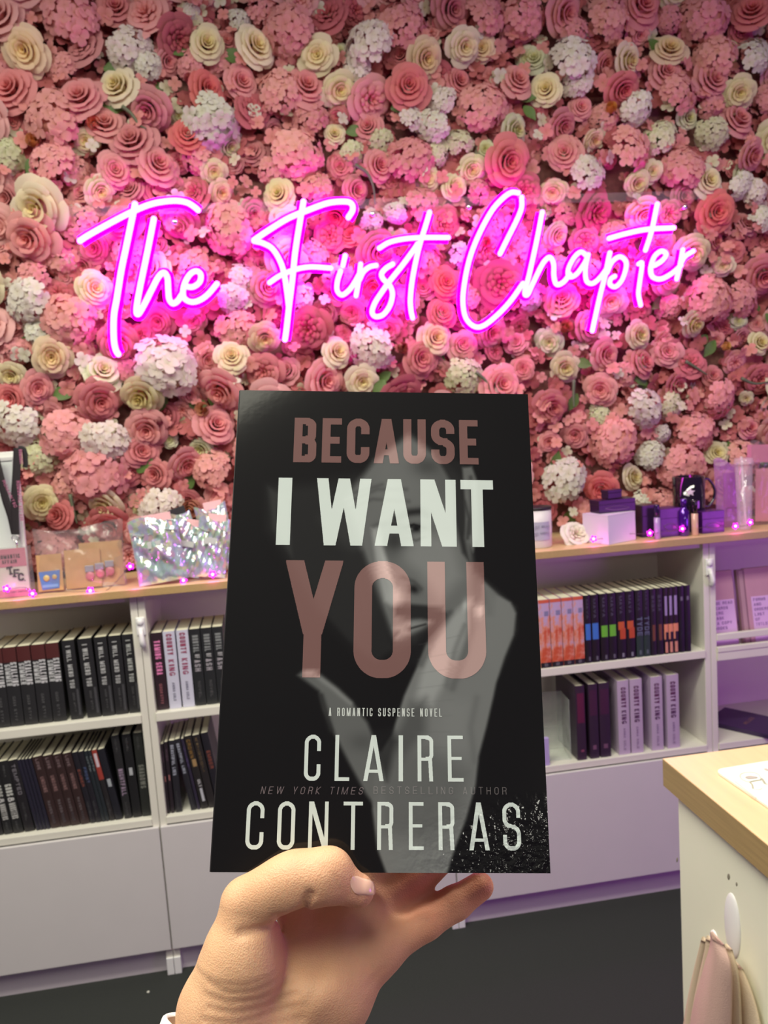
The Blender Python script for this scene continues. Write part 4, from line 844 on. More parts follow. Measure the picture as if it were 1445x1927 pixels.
carton('carton', 'small purple carton topmost on the white box', 1140, 1170, 922, 2.045, .03, MPD, .25, zc, False)
carton('carton', 'dark purple upright carton right behind the white box and lilac gloss', 1207, 1240, 951, 2.05, .045, MPD, .1, motif=False)
carton('carton', 'purple carton with swirl print behind the lilac gloss', 1242, 1282, 957, 2.02, .05, MPU, .05)
carton('carton', 'purple carton beside the gold gloss under the mug handle', 1321, 1363, 962, 2.02, .05, MPU, .03)
def gloss(label, px, pyt, cap, colr, w_):
    Y = 2.0; X = base(px, Y); h = ztop(px, pyt, Y)-TOPT; hc = h*.62
    t = thing('lip_gloss', label, 'lip gloss', (X, Y+w_, TOPT+.0003)); obj('tube', MB().lathe([(w_*.9, 0), (w_, .001), (w_, hc), (w_*.8, hc+.001)], 14), M(colr, .2, coat=.5), t, smooth=True)
    obj('cap', MB().lathe([(w_*.92, hc+.001), (w_*.92, h*.97), (w_*.8, h)], 14), M(cap, .2, coat=.5), t, smooth=True)
gloss('lilac lip gloss tube with dark cap in front of purple carton', 1240, 950, (40, 20, 70), (168, 138, 190), .0085)
gloss('beige lip gloss tube with black and silver cap in front of the mug', 1311, 942, (28, 24, 32), (214, 172, 150), .0090)
X = base(1291, 2.01); hh = ztop(1291, 940, 2.01)-TOPT
t = thing('bottle', 'glossy violet bottle in front of the mug', 'bottle', (X, 2.02, TOPT+.0003)); mv = mat('violet_gloss', srgb(84, 20, 150), .08, metal=.5, coat=1)
obj('body', MB().lathe([(.013, 0), (.0145, .002), (.0145, hh*.66), (.008, hh*.74), (.0075, hh*.8)], 20), mv, t, smooth=True); obj('cap', MB().lathe([(.0085, hh*.8), (.0085, hh), (.007, hh+.001)], 16), mv, t, smooth=True)
# mug, standing on a dark stand behind the cartons
Ym = 2.09; X0, X1 = Xat(1269, Ym, 1.12), Xat(1323, Ym, 1.12); r = (X1-X0)/2; zt = ztop(1295, 899, Ym-r); zl = zt-r*2.35
t = thing('mug', 'black mug with white star print standing behind the violet bottle', 'mug', ((X0+X1)/2, Ym, zl)); hm = zt-zl; mm = mat('black_glaze', srgb(24, 18, 32), .07, coat=1, coat_r=.03)
obj('body', MB().lathe([(r*.8, 0), (r*.97, .004), (r, .012), (r, hm), (r*.94, hm), (r*.93, .01), (1e-4, .008)], 32), mm, t, smooth=True)
obj('handle', MB().tube(catmull([(r*.9, 0, hm*.84), (r*1.35, 0, hm*.88), (r*1.78, 0, hm*.62), (r*1.75, 0, hm*.34), (r*1.35, 0, hm*.12), (r*.9, 0, hm*.18)], 6), .0042, 8, ref=(0, 1, 0)), mm, t, smooth=True)
st = MB(); c = (-r*.42, -r*.93-.0008, hm*.60)
V = [c]+[(c[0]+(.0125 if k % 2 == 0 else .0055)*math.cos(k*PI/5+PI/2), -math.sqrt(max(0, r*r-(c[0]+(.0125 if k % 2 == 0 else .0055)*math.cos(k*PI/5+PI/2))**2))-.0010, c[2]+(.0125 if k % 2 == 0 else .0055)*math.sin(k*PI/5+PI/2)) for k in range(10)]
V = [(x*1.0, y-.0012, z) for x, y, z in V]
obj('star_print', MB().add(V, [(0, 1+(k+1) % 10, 1+k) for k in range(10)]), M((226, 206, 226), .4), t)
tag(obj('display_block', MB().box(((X0+X1)/2-.05, Ym-.028, TOPT+.0003), ((X0+X1)/2+.035, Ym+.028, zl-.0005), .001), MPD), 'dark purple block the black mug stands on', 'block')
# clear cup, clear pouches at the end
X = base(1407, 2.02); hh = ztop(1405, 862, 2.02)-TOPT
mcl = film('clear_cup', (.86, .74, .86, 1), .06, .70)
t = thing('clear_cup', 'tall clear plastic cup with lid standing past the purple carton', 'cup', (X, 2.035, TOPT+.0003)); r = .024
obj('cup_wall', MB().lathe([(r*.74, 0), (r*.76, .002), (r, hh*.9)], 26), mcl, t, smooth=True); obj('lid', MB().lathe([(r*1.1, hh*.9), (r*1.12, hh*.93), (r*1.0, hh), (1e-4, hh)], 26), mcl, t, smooth=True)
obj('straw', MB().tube([(.004, 0, .005), (-.004, .004, hh*1.02)], .0035, 10), film('clear_straw', (.9, .86, .8, 1), .1, .45), t, smooth=True)
X0, X1 = base(1352, 2.08), base(1398, 2.08); hh = ztop(1375, 868, 2.08)-TOPT
t = thing('purple_pouch', 'see-through purple pouch behind the clear cup', 'pouch', ((X0+X1)/2, 2.09, TOPT+.0003), (-.05, 0, 0)); obj('film', pillow(X1-X0, hh, .02, 41), film('violet_film', (.55, .22, .6, 1), .15, .55), t, smooth=True)
obj('insert_card', MB().box((-.012, -.002, hh*.3), (.026, 0, hh*.82), .0004), M((160, 84, 150), .5), t)
X0, X1 = base(1420, 2.05), base(1480, 2.05); hh = ztop(1440, 838, 2.05)-TOPT
t = thing('card_pouch', 'clear pouch with pink header card at the end of worktop row', 'pouch', ((X0+X1)/2, 2.075, TOPT+.0003), (-.05, .06, 0)); obj('film', pillow(X1-X0, hh, .03, 42), M_clear, t, smooth=True)
obj('header_card', MB().box((-.06, -.002, hh*.78), (.045, -.001, hh), .0004), M((214, 130, 150), .5), t); obj('insert_card', MB().box((-.03, .002, .01), (.04, .003, hh*.7), .0004), M((222, 150, 150), .5), t)

# ------------------------------------------------------------------ in the shelves
MB_ = mat('mauve_card', srgb(188, 142, 158), .6, noise=.04, nscale=30)
def binder(px0, px1, lx0, lx1, label, lines):
    Y = YS+.03; X0 = Xat(px0, Y, SH+.02); X1 = Xat(px1, Y, SH+.02); w = X1-X0; h = .215
    t = thing('binder', label, 'binder', (X0, Y, SH-.004), (-.16, 0, 0), 'face-out binders on the display ledge'); t.location[2] = SH-.0075
    obj('cover', MB().box((0, 0, 0), (w, .016, h), .002), MB_, t)
    a = Xat(lx0, Y, SH+.1)-X0; b = Xat(lx1, Y, SH+.1)-X0
    sh = obj('paper_label', MB().box((a, -.0012, .005), (b, -.0004, h*.62)), M((214, 176, 222), .6), t)
    for k, s_ in enumerate(lines):
        words(s_, sh, M((128, 96, 150)), a+.006, h*.56-.014*k, min(b-a-.012, .0075*len(s_)), .008, -.0018)
binder(1330, 1392, 1330, 1389, 'mauve binder with paper label nearest to the shelf post', ['PLEASE READ', 'THE CARDS', 'IN HERE', 'AND ASK', 'FOR A COPY', 'OF BOOKS'])
binder(1414, 1500, 1421, 1480, 'mauve binder with tall paper label farther from the post', ['FORMS', 'AND', 'ORDERS', 'LIST', 'OF', 'TITLES'])
X0 = Xat(1394, 2.045, SH+.02)
t = thing('binder', 'plain dark mauve binder standing edge-on between the two labelled ones', 'binder', (X0, 2.03, SH-.0075), (-.16, 0, 0), 'face-out binders on the display ledge')
obj('cover', MB().box((0, 0, 0), (.024, .014, .213), .001), M((140, 104, 116), .6), t); obj('page_edge', MB().box((.006, -.0008, .004), (.018, 0, .209)), M((176, 140, 150), .7), t)
p = at(1392, 1355, 2, LOWZ+.02)
t = thing('notebook', 'dark plum notebook with gold lettering lying on the low shelf', 'notebook', (1.35, 2.10, LOWZ+.0004), (0, 0, .62))
obj('page_block', MB().box((-.062, -.09, .0015), (.066, .09, .0105)), M((170, 160, 180), .7), t); obj('cover', MB().box((-.068, -.094, .0105), (.068, .094, .0125), .0008).box((-.068, -.094, 0), (.068, .094, .0015), .0004).box((-.070, -.094, .0), (-.067, .094, .0125), .0008), M((54, 36, 74), .4), t)
me = letters_mb(word_spec('NOTES', 0, .06, 0, .011, .16), 14).mesh('lettering'); obj('gold_lettering', me, M((170, 130, 96), .3, metal=.6), t, (-.03, .0, .0130), (-PI/2, 0, 0)).rotation_euler = (PI/2-PI, 0, 0)
bpy.data.objects['gold_lettering'].rotation_euler = (-PI/2, 0, 0); bpy.data.objects['gold_lettering'].scale = (1, 1, -1)
# acrylic case and lilac carton in the lower compartment beside the held book
Y = 2.03; X0, X1 = Xat(990, Y, LOWZ), Xat(1081, Y, LOWZ)
t = thing('acrylic_case', 'clear acrylic case standing open on the low shelf by the plum hardbacks', 'display case', ((X0+X1)/2, Y+.04, LOWZ+.0004), (0, 0, -.1))
mac = film('acrylic_grey', (.75, .82, .76, 1), .08, .72); w = (X1-X0)*.9
for k, bb in enumerate([((-w/2, -.04, 0), (-w/2+.002, .04, .17)), ((w/2-.002, -.04, 0), (w/2, .04, .17)), ((-w/2, .038, 0), (w/2, .04, .17)), ((-w/2, -.04, 0), (w/2, .04, .002))]): obj('acrylic_panel', MB().box(*bb, .0004), mac, t)
X0 = Xat(1025, 2.006, LOWZ)
t = thing('lilac_carton', 'small lilac carton with dark cap against the acrylic case', 'box', (X0-.03, 2.006, LOWZ+.0004)); obj('carton_body', MB().box((0, 0, 0), (.045, .012, .078), .001), M((180, 164, 214), .5), t); obj('cap', MB().box((.008, .001, .078), (.026, .011, .092), .002), M_black, t)

# ------------------------------------------------------------------ sales counter in front
CT, CXL, CYB = 0.962, 0.450, 0.874
ct = thing('sales_counter', 'white sales counter with thick oak-look top and a tote bag hanging on its side', 'counter', (CXL, CYB, 0))
obj('countertop', MB().box((0, -1.15, CT-.035), (.95, 0, CT), .0008), mat('oak_top_front', srgb(226, 192, 150), .3, noise=.06, nscale=7, stretch=(14, 1.4, 14)), ct)
obj('top_edging', MB().box((-.0006, -1.15, CT-.0345), (.0006, -.0004, CT-.0008)), mat('oak_edge_front', srgb(160, 136, 92), .45, noise=.12, nscale=9, stretch=(40, 1.5, 40)), ct)
sp_ = obj('side_panel', MB().box((.012, -1.14, 0), (.03, -.012, CT-.035), .0008), M_counter, ct); obj('back_panel', MB().box((.03, -.030, 0), (.94, -.013, CT-.035)), M_counter, ct)
XP = CXL+.012
for x, y, a_, b_ in [(1274, 1618, .0012, .004), (1371, 1650, .0018, .0042), (1386, 1664, .0012, .0026)]:
    p = at(x, y, 0, XP); obj('scuff_mark', MB().sphere((0, 0, 0), 1, 10, 6, (.0004, a_*1.4, b_)), M((132, 128, 112), .7), sp_, (p[0]-CXL, p[1]-CYB, p[2]), (.35, 0, 0), smooth=True)
# white oval adhesive hooks on the panel
def hook(px, py, label, L_=.075, w_=.015, arm=False):
    p = at(px, py, 0, XP)
    t = thing('adhesive_hook', label, 'hook', (XP, p[1], p[2]), group='white oval hooks on the counter side')
    b = MB().sphere((0, 0, 0), 1, 20, 12, (.0045, w_, L_/2)); obj('hook_plate', b, M_plastic, t, smooth=True)
    if arm: obj('hook_arm', MB().tube(catmull([(-.003, 0, 0), (-.008, 0, -.018), (-.016, 0, -.026), (-.022, 0, -.018), (-.023, 0, -.008)], 4), [.005]*17, 8, ref=(0, 1, 0)), M_plastic, t, smooth=True)
    return p
hook(1379, 1742, 'white oval hook showing above the tote bag')
hp_ = hook(1345, 1778, 'white hook carrying the tote bag handles', .035, .010)
# canvas tote bag
bag = thing('tote_bag', 'cream canvas tote bag hanging by its handles on the counter side', 'bag', (XP-.02, hp_[1], hp_[2]))
M_canvas = mat('cream_canvas', srgb(214, 194, 166), .85, bump=.4, bscale=900); M_canvas2 = mat('pinkish_canvas', srgb(206, 172, 160), .85, bump=.4, bscale=900)
bo = np.array([XP-.02, hp_[1], hp_[2]])
def strap(P, X, wy, m, nm='handle'):
    """woven band: pixel path on the plane x=X, width along y"""
    C_ = catmull([at(x, y, 0, X)-bo for x, y, _ in P], 5); Wd = np.interp(np.linspace(0, len(P)-1, len(C_)), range(len(P)), [w for _, _, w in P])
    mb = MB()
    for c, w in zip(C_, Wd): mb.v += [(c[0]+.003, c[1]-w/2, c[2]), (c[0], c[1]-w/2, c[2]), (c[0]-.004, c[1], c[2]), (c[0], c[1]+w/2, c[2]), (c[0]+.003, c[1]+w/2, c[2])]
    n = len(C_); mb.f = [(5*i+j, 5*i+(j+1) % 5, 5*i+5+(j+1) % 5, 5*i+5+j) for i in range(n-1) for j in range(5)]+[(0, 1, 2, 3, 4), (5*n-1, 5*n-2, 5*n-3, 5*n-4, 5*n-5)]
    return obj(nm, mb, m, bag, smooth=True)
strap([(1325, 1768, .010), (1318, 1800, .012), (1308, 1850, .016), (1298, 1910, .02), (1288, 1990, .024)], XP-.012, .01, M_canvas)
strap([(1334, 1766, .010), (1331, 1800, .014), (1322, 1850, .018), (1312, 1910, .022), (1302, 1990, .026)], XP-.024, .01, M_canvas)
strap([(1347, 1766, .022), (1353, 1800, .036), (1346, 1860, .052), (1338, 1920, .066), (1332, 1990, .08)], XP-.034, .01, M_canvas2)
strap([(1368, 1782, .010), (1375, 1820, .018), (1376, 1870, .026), (1374, 1930, .034), (1370, 1990, .04)], XP-.020, .01, M_canvas)
strap([(1385, 1815, .016), (1395, 1850, .03), (1403, 1900, .044), (1410, 1990, .06)], XP-.008, .01, M_canvas)
pb = at(1345, 1990, 0, XP-.02)-bo
bd = MB(); n = 24; hts = [-.06, -.09, -.16, -.26, -.32]; wd = [.045, .06, .075, .08, .075]
for h_, w_ in zip(hts, wd):
    for k in range(n):
        a = 2*PI*k/n; f = 1+.10*math.sin(5*a+h_*9); bd.v.append((.017*math.sin(a)*f-.002, pb[1]+w_*math.cos(a), pb[2]+.03+h_))
bd.f = [(j*n+i, j*n+(i+1) % n, (j+1)*n+(i+1) % n, (j+1)*n+i) for j in range(4) for i in range(n)]+[tuple(4*n+i for i in range(n))]
obj('bag_body', bd, M_canvas, bag, smooth=True)
# laminated price card with line drawings
p = at(1344, 1453, 2, CT); p2 = at(1445, 1436, 2, CT); dr = p2-p
sc_ = thing('drawing_card', 'white rounded card with grey line drawings lying on the counter', 'card', (p[0], p[1], CT+.0006), (0, 0, math.atan2(dr[1], dr[0])))
m = MB(); cr = .010; pl = []
for cx_, cy_, a0 in [(.30-cr, -cr, 0), (cr, -cr, 1), (cr, -.40+cr, 2), (.30-cr, -.40+cr, 3)]:
    pl += [(cx_+cr*math.cos((a0+k/5)*PI/2), cy_+cr*math.sin((a0+k/5)*PI/2)) for k in range(6)]
n = len(pl); m.add([(x, y, 0) for x, y in pl]+[(x, y, .0025) for x, y in pl], [tuple(range(n-1, -1, -1)), tuple(range(n, 2*n))]+[(i, (i+1) % n, n+(i+1) % n, n+i) for i in range(n)])
obj('card', m, M((240, 238, 226), .35), sc_)
og2 = Vector((p[0], p[1], CT)); rz = Matrix.Rotation(-math.atan2(dr[1], dr[0]), 3, 'Z')
def draw(P, w, col, closed=False):
    pts = [rz @ (Vector(at(1340+x/13.76, 1430+y/13.76, 2, CT))-og2) for x, y in P]
    pts = catmull([(q.x, q.y, .0028) for q in pts], 5); obj('line_drawing', MB().tube(pts, w, 5, flat=.3, ref=(0, 0, 1)), M(col, .7), sc_)
draw([(720, 500), (740, 440), (850, 400), (1050, 395), (1200, 450), (1260, 540)], .0007, (190, 188, 176)); draw([(720, 500), (770, 570), (880, 630), (970, 640)], .0007, (186, 184, 172))
draw([(880, 530), (960, 500), (1060, 510), (1150, 530), (1050, 548), (940, 555), (880, 530)], .0015, (160, 152, 146)); draw([(900, 525), (1000, 520), (1120, 532)], .0022, (172, 164, 158))
draw([(970, 645), (1100, 615), (1250, 590), (1290, 560), (1370, 680)], .0011, (150, 150, 132)); draw([(970, 645), (1040, 720), (1060, 820)], .001, (160, 160, 140)); draw([(1260, 540), (1300, 600), (1360, 690), (1440, 700)], .0009, (170, 170, 156))
draw([(590, 630), (760, 760), (950, 910), (1140, 1060)], .0011, (206, 206, 190)); draw([(1370, 300), (1420, 330), (1500, 350)], .002, (176, 166, 160)); draw([(1060, 820), (1200, 850), (1300, 800)], .0006, (200, 200, 186))

# ------------------------------------------------------------------ held paperback
def _rot(a, b, c):
    return np.array(Matrix.Rotation(c, 3, 'Z') @ Matrix.Rotation(b, 3, 'Y') @ Matrix.Rotation(a, 3, 'X'))
BR = _rot(-0.39209856, 0.07912019, -0.13584966); BC = np.array([0.04716592, 0.34779095, -0.08524568])+EYE
BW, BH, BT = 0.14, 0.21547, 0.020
def bk(px, py, n=0.0):
    """book coordinates (across, depth, up) where the photo pixel's ray meets the plane n metres behind the cover"""
    d = ray(px, py); nn = BR[:, 1]; t = ((BC-EYE)@nn+n)/(d@nn); return BR.T@(EYE+d*t-BC)
def pix(P):
    """photo pixel of book-frame points, used only to look up the printed cover picture"""
    Wd = P@BR.T+BC-EYE; z = Wd@FW; return CX+FPX*(Wd@RT)/z, CY-FPX*(Wd@UP)/z
HB = thing('paperback', 'black thriller paperback held up in the hand, grey portrait and pink title', 'book', tuple(BC))
HB.rotation_euler = Matrix(BR.tolist()).to_euler()
def sdpoly(X, Y, P):
    d = np.full(X.shape, 1e9); s = np.ones(X.shape); n = len(P)
    for i in range(n):
        ax, ay = P[i]; bx, by = P[i-1]; ex, ey = bx-ax, by-ay; wx, wy = X-ax, Y-ay
        t = np.clip((wx*ex+wy*ey)/(ex*ex+ey*ey+1e-9), 0, 1); d = np.minimum(d, (wx-ex*t)**2+(wy-ey*t)**2)
        c1 = Y >= ay; c2 = Y < by; c3 = ex*wy > ey*wx
        s = np.where((c1 & c2 & c3) | (~c1 & ~c2 & ~c3), -s, s)
    return s*np.sqrt(d)
def sdline(X, Y, P):
    d = np.full(X.shape, 1e9)
    for (ax, ay), (bx, by) in zip(P[:-1], P[1:]):
        ex, ey = bx-ax, by-ay; t = np.clip(((X-ax)*ex+(Y-ay)*ey)/(ex*ex+ey*ey+1e-9), 0, 1); d = np.minimum(d, np.hypot(X-ax-ex*t, Y-ay-ey*t))
    return d
def art(px, py):
    """the printed grey portrait with the hand over the face, as a brightness 0..255 at cover points"""
    X = (px-390)*2.189; Y = (py-720)*2.189; g = np.full(X.shape, 22.0)
    def poly(P, val, soft, op=1.0, inner=0.0):
        nonlocal g
        a = np.clip(.5-sdpoly(X, Y, P)/(2*soft), 0, 1); a = a*a*(3-2*a)*op; g = g*(1-a)+(val if np.isscalar(val) else val)*a
    def line(P, val, w, op=1.0):
        nonlocal g
        a = np.exp(-(sdline(X, Y, P)/w)**2)*op; g = g*(1-a)+val*a
    def blob(x, y, rx, ry, val, op=1.0, th=0):
        nonlocal g
        c, s = math.cos(th), math.sin(th); u = ((X-x)*c+(Y-y)*s)/rx; v = (-(X-x)*s+(Y-y)*c)/ry
        a = np.exp(-(u*u+v*v))*op; g = g*(1-a)+val*a
    # far side of the face and forehead
    poly([(250, 430), (420, 420), (620, 380), (760, 420), (740, 900), (600, 1090), (470, 960), (340, 740), (250, 600)], 40, 40, .9)
    poly([(250, 430), (330, 470), (350, 720), (270, 600)], 58, 16, .7)
    poly([(470, 560), (620, 430), (700, 520), (660, 700), (600, 700), (520, 640)], 62, 45, .6)
    poly([(560, 480), (690, 320), (830, 215), (960, 310), (1050, 400), (1075, 560), (1095, 760), (1110, 930), (960, 960), (860, 1070), (785, 1100), (745, 1010), (700, 880), (640, 700), (600, 560)], 98, 22)
    poly([(700, 330), (830, 230), (900, 300), (880, 480), (760, 520), (690, 470)], 104, 50, .6)
    poly([(880, 620), (1010, 640), (1050, 800), (960, 900), (870, 780), (760, 690)], 122, 40, .8)
    blob(905, 345, 60, 40, 52, .6); blob(980, 420, 60, 90, 70, .4)
    poly([(940, 300), (1060, 330), (1080, 420), (1060, 640), (1080, 740), (1050, 700), (1020, 560), (1010, 420)], 34, 12, .85)    # sideburn
    poly([(1050, 350), (1090, 345), (1110, 400), (1110, 640), (1095, 700), (1068, 640), (1060, 480)], 96, 9)                      # ear
    line([(1085, 390), (1090, 520), (1080, 620)], 60, 9, .8); line([(1060, 490), (1078, 560), (1072, 640)], 50, 8, .7)
    for P in ([(560, 500), (700, 440), (820, 440)], [(540, 540), (680, 480), (830, 490)], [(470, 480), (600, 455), (720, 420)]): line(P, 56, 9, .35)
    line([(780, 560), (830, 535), (880, 530), (905, 545)], 30, 16, .85)                     # brow
    line([(690, 600), (740, 580), (800, 590)], 34, 14, .6)
    blob(850, 600, 48, 17, 30, .9); blob(862, 600, 12, 10, 14, .9); line([(805, 600), (850, 585), (900, 600)], 18, 5, .9); blob(838, 604, 8, 6, 140, .7); blob(884, 606, 8, 6, 130, .6)
    line([(820, 640), (860, 650), (900, 635)], 66, 7, .5); blob(770, 650, 50, 60, 44, .8)
    poly([(675, 600), (705, 590), (730, 700), (770, 830), (800, 890), (760, 920), (730, 900), (700, 780)], 150, 14, .8)            # nose ridge
    blob(775, 880, 34, 34, 160, .7); blob(735, 760, 14, 90, 170, .5, -.28)
    blob(850, 850, 24, 18, 24, .95, .5); line([(800, 800), (850, 820), (880, 850)], 60, 10, .6)
    poly([(770, 925), (820, 912), (900, 918), (965, 930), (985, 960), (940, 985), (880, 972), (820, 975), (775, 960)], 30, 12, .9)  # moustache
    poly([(760, 1010), (800, 1000), (850, 985), (905, 990), (880, 1020), (830, 1050), (780, 1065)], 122, 10, .85); line([(780, 1028), (840, 1012), (900, 995)], 46, 5, .9)
    poly([(740, 1080), (900, 1010), (980, 1000), (900, 1140), (800, 1180)], 28, 22, .8)
    poly([(560, 700), (640, 700), (700, 880), (745, 1010), (770, 1100), (700, 1150), (600, 1090), (480, 960)], 40, 24, .85)
    line([(470, 960), (560, 1060), (620, 1120)], 22, 16, .6)
    # hand held over the mouth, forearm running down
    H1 = [(1000, 955), (1040, 915), (1085, 888), (1115, 920), (1140, 820), (1190, 870), (1250, 905), (1272, 950), (1262, 1040), (1225, 1130), (1190, 1240), (1180, 1290), (1150, 1420), (1118, 1540), (1105, 1660), (1065, 1800), (1020, 1920), (985, 2030), (740, 2030), (700, 1920), (680, 1760), (690, 1560), (760, 1450), (810, 1290), (850, 1200), (905, 1080)]
    poly(H1, 110, 10)
    poly([(905, 1090), (1000, 960), (1085, 900), (1060, 1060), (980, 1230), (930, 1330), (850, 1340)], 146, 24, .8)
    poly([(1110, 780), (1140, 830), (1190, 870), (1180, 960), (1135, 960), (1090, 880)], 88, 16, .8); poly([(1135, 820), (1260, 930), (1262, 1020), (1190, 1200), (1130, 1120), (1150, 960)], 112, 30, .7)
    blob(1070, 910, 15, 26, 210, .8, .3); blob(1122, 940, 18, 24, 190, .8); line([(1105, 800), (1075, 900), (1095, 1000), (1060, 1120), (1010, 1260)], 84, 16, .6); line([(1000, 950), (930, 1060), (880, 1160)], 72, 16, .6)
    line([(1060, 1000), (1020, 1100), (985, 1250)], 92, 12, .5)
    poly([(840, 1320), (900, 1300), (900, 1440), (800, 1560), (760, 1480)], 60, 34, .6); poly([(960, 1300), (1090, 1320), (1080, 1500), (960, 1520)], 118, 50, .6)
    line([(1110, 1300), (1085, 1420), (1100, 1560)], 88, 16, .4); poly([(700, 1540), (900, 1500), (1080, 1600), (1040, 1800), (900, 1880), (720, 1860)], 78, 60, .5)
    # thumb-side arm on the left
    poly([(372, 1205), (395, 1188), (430, 1186), (470, 1205), (540, 1260), (600, 1320), (660, 1400), (700, 1500), (730, 1600), (700, 1760), (650, 1690), (580, 1560), (520, 1440), (480, 1350), (460, 1270), (420, 1240)], 98, 14, .95)
    line([(400, 1198), (440, 1200), (520, 1260), (590, 1320)], 124, 11, .7); line([(470, 1290), (485, 1340), (510, 1430)], 44, 12, .8); blob(640, 1480, 60, 40, 66, .5)
    poly([(690, 1440), (760, 1420), (780, 1480), (740, 1640), (700, 1560)], 30, 24, .7)
    for k in range(14): line([(820+4*k, 1860-60*k), (960+6*k, 1900-66*k)], 92, 3, .18)
    return np.clip(22+(g-25)*1.16, 10, 240)
def lin(v): v = np.asarray(v)/255; return np.where(v <= .04045, v/12.92, ((v+.055)/1.055)**2.4)
def art_rgb(P):
    px, py = pix(P); g = lin(art(px, py)); return np.stack([g*.90, g*.97, g*.955], -1)
def vc_mat(name, rough=.3, coat=1.0):
    m = bpy.data.materials.new(name); m.use_nodes = True; nt = m.node_tree; b = nt.nodes['Principled BSDF']; N = nt.nodes.new; L = nt.links.new
    a = N('ShaderNodeVertexColor'); a.layer_name = 'ink'; L(a.outputs[0], b.inputs['Base Color'])
    b.inputs['Roughness'].default_value = .6; b.inputs['Specular IOR Level'].default_value = .10; b.inputs['Coat Weight'].default_value = .45; b.inputs['Coat Roughness'].default_value = .09
    tc = N('ShaderNodeTexCoord'); n2 = N('ShaderNodeTexNoise'); n2.inputs['Scale'].default_value = 260; n2.inputs['Detail'].default_value = 2; L(tc.outputs['Object'], n2.inputs['Vector'])
    # the laminate is crinkled towards the lower corner by the edge
    sp = N('ShaderNodeSeparateXYZ'); L(tc.outputs['Object'], sp.inputs[0]); m1 = N('ShaderNodeMapRange'); m1.inputs[1].default_value = .0; m1.inputs[2].default_value = .07; L(sp.outputs[0], m1.inputs[0])
    m2 = N('ShaderNodeMapRange'); m2.inputs[1].default_value = -.075; m2.inputs[2].default_value = -.105; L(sp.outputs[2], m2.inputs[0])
    mm = N('ShaderNodeMath'); mm.operation = 'MULTIPLY'; L(m1.outputs[0], mm.inputs[0]); L(m2.outputs[0], mm.inputs[1]); m3 = N('ShaderNodeMath'); m3.operation = 'MULTIPLY_ADD'; m3.inputs[1].default_value = 1.0; m3.inputs[2].default_value = .006; L(mm.outputs[0], m3.inputs[0])
    bp = N('ShaderNodeBump'); bp.inputs['Distance'].default_value = .002; L(m3.outputs[0], bp.inputs['Strength']); L(n2.outputs[0], bp.inputs['Height']); L(bp.outputs[0], b.inputs['Coat Normal']); L(bp.outputs[0], b.inputs['Normal'])
    return m
M_cover = vc_mat('glossy_cover_print')
def ink(me, cols):
    a = me.color_attributes.new('ink', 'FLOAT_COLOR', 'POINT'); c = np.ones((len(cols), 4), np.float32); c[:, :3] = cols; a.data.foreach_set('color', c.ravel())
nu, nv = 280, 430
gx = np.linspace(-BW/2, BW/2, nu+1); gz = np.linspace(-BH/2, BH/2, nv+1); GX, GZ = np.meshgrid(gx, gz)
bow = lambda x, z: -.0009*np.exp(-((x+BW/2)/.02)**2)*0
Pv = np.stack([GX.ravel(), bow(GX, GZ).ravel(), GZ.ravel()], -1)
idx = np.arange((nu+1)*(nv+1)).reshape(nv+1, nu+1); Fq = np.stack([idx[:-1, :-1], idx[:-1, 1:], idx[1:, 1:], idx[1:, :-1]], -1).reshape(-1, 4)
me = bpy.data.meshes.new('front_cover'); me.from_pydata(Pv.tolist(), [], Fq.tolist()); ink(me, art_rgb(Pv)); me.update()
fc = obj('front_cover', me, M_cover, HB)
obj('cover_board', MB().box((-BW/2, .00005, -BH/2), (BW/2, .0006, BH/2)), M_black, HB); obj('back_cover', MB().box((-BW/2, BT-.0005, -BH/2), (BW/2, BT, BH/2)), M_black, HB)
obj('spine', MB().box((-BW/2-.0006, .0001, -BH/2), (-BW/2, BT, BH/2), .0002), M_black, HB); obj('page_block', MB().box((-BW/2, .0007, -BH/2+.0004), (BW/2-.0008, BT-.0006, BH/2-.0004)), M_page, HB)
def cover_line(name, letters, yt, yb, t, gain, tint, flat=None, shear=0.0, label=None, n=90, sub=.0022):
    """letters: (char, x0, x1) in photo pixels; printed on the cover, ink tinted over the portrait"""
    spec = []
    xm = (letters[0][1]+letters[-1][2])/2; z1 = bk(xm, yt)[2]; z0 = bk(xm, yb)[2]; ym = (yt+yb)/2; sl = 0
    for c, a, b in letters:
        pa, pb = bk(a, ym), bk(b, ym); spec.append((c, pa[0], pb[0], z0, z1, t))
    mb = letters_mb(spec, n, shear); V = []; F = []
    for f in mb.f:
        q = [np.array(mb.v[i]) for i in f]; w = max(abs(q[1][0]-q[0][0]), abs(q[2][0]-q[3][0])); h = abs(q[3][2]-q[0][2]); a_ = max(1, int(math.ceil(w/sub))); b_ = max(1, int(math.ceil(h/sub))); k = len(V)
        for j in range(b_+1):
            for i in range(a_+1):
                u, v = i/a_, j/b_; V.append((q[0]*(1-u)+q[1]*u)*(1-v)+(q[3]*(1-u)+q[2]*u)*v)
        F += [(k+j*(a_+1)+i, k+j*(a_+1)+i+1, k+(j+1)*(a_+1)+i+1, k+(j+1)*(a_+1)+i) for j in range(b_) for i in range(a_)]
    V = np.array(V); V[:, 1] = -.00008
    me = bpy.data.meshes.new(name); me.from_pydata(V.tolist(), [], F); A = art_rgb(V)
    ink(me, np.clip(A*np.array(gain)+np.array(tint), 0, .9)); me.update()
    o = obj(name, me, M_cover, fc)
    if label: o['label'] = label
cr = lambda L_: [(c, 390+a/2.189, 390+b/2.189) for c, a, b in L_]
PG, PT = (1.7, 1.25, 1.2), (.185, .098, .090)
WG, WT = (.45, .45, .45), (.66, .76, .72)
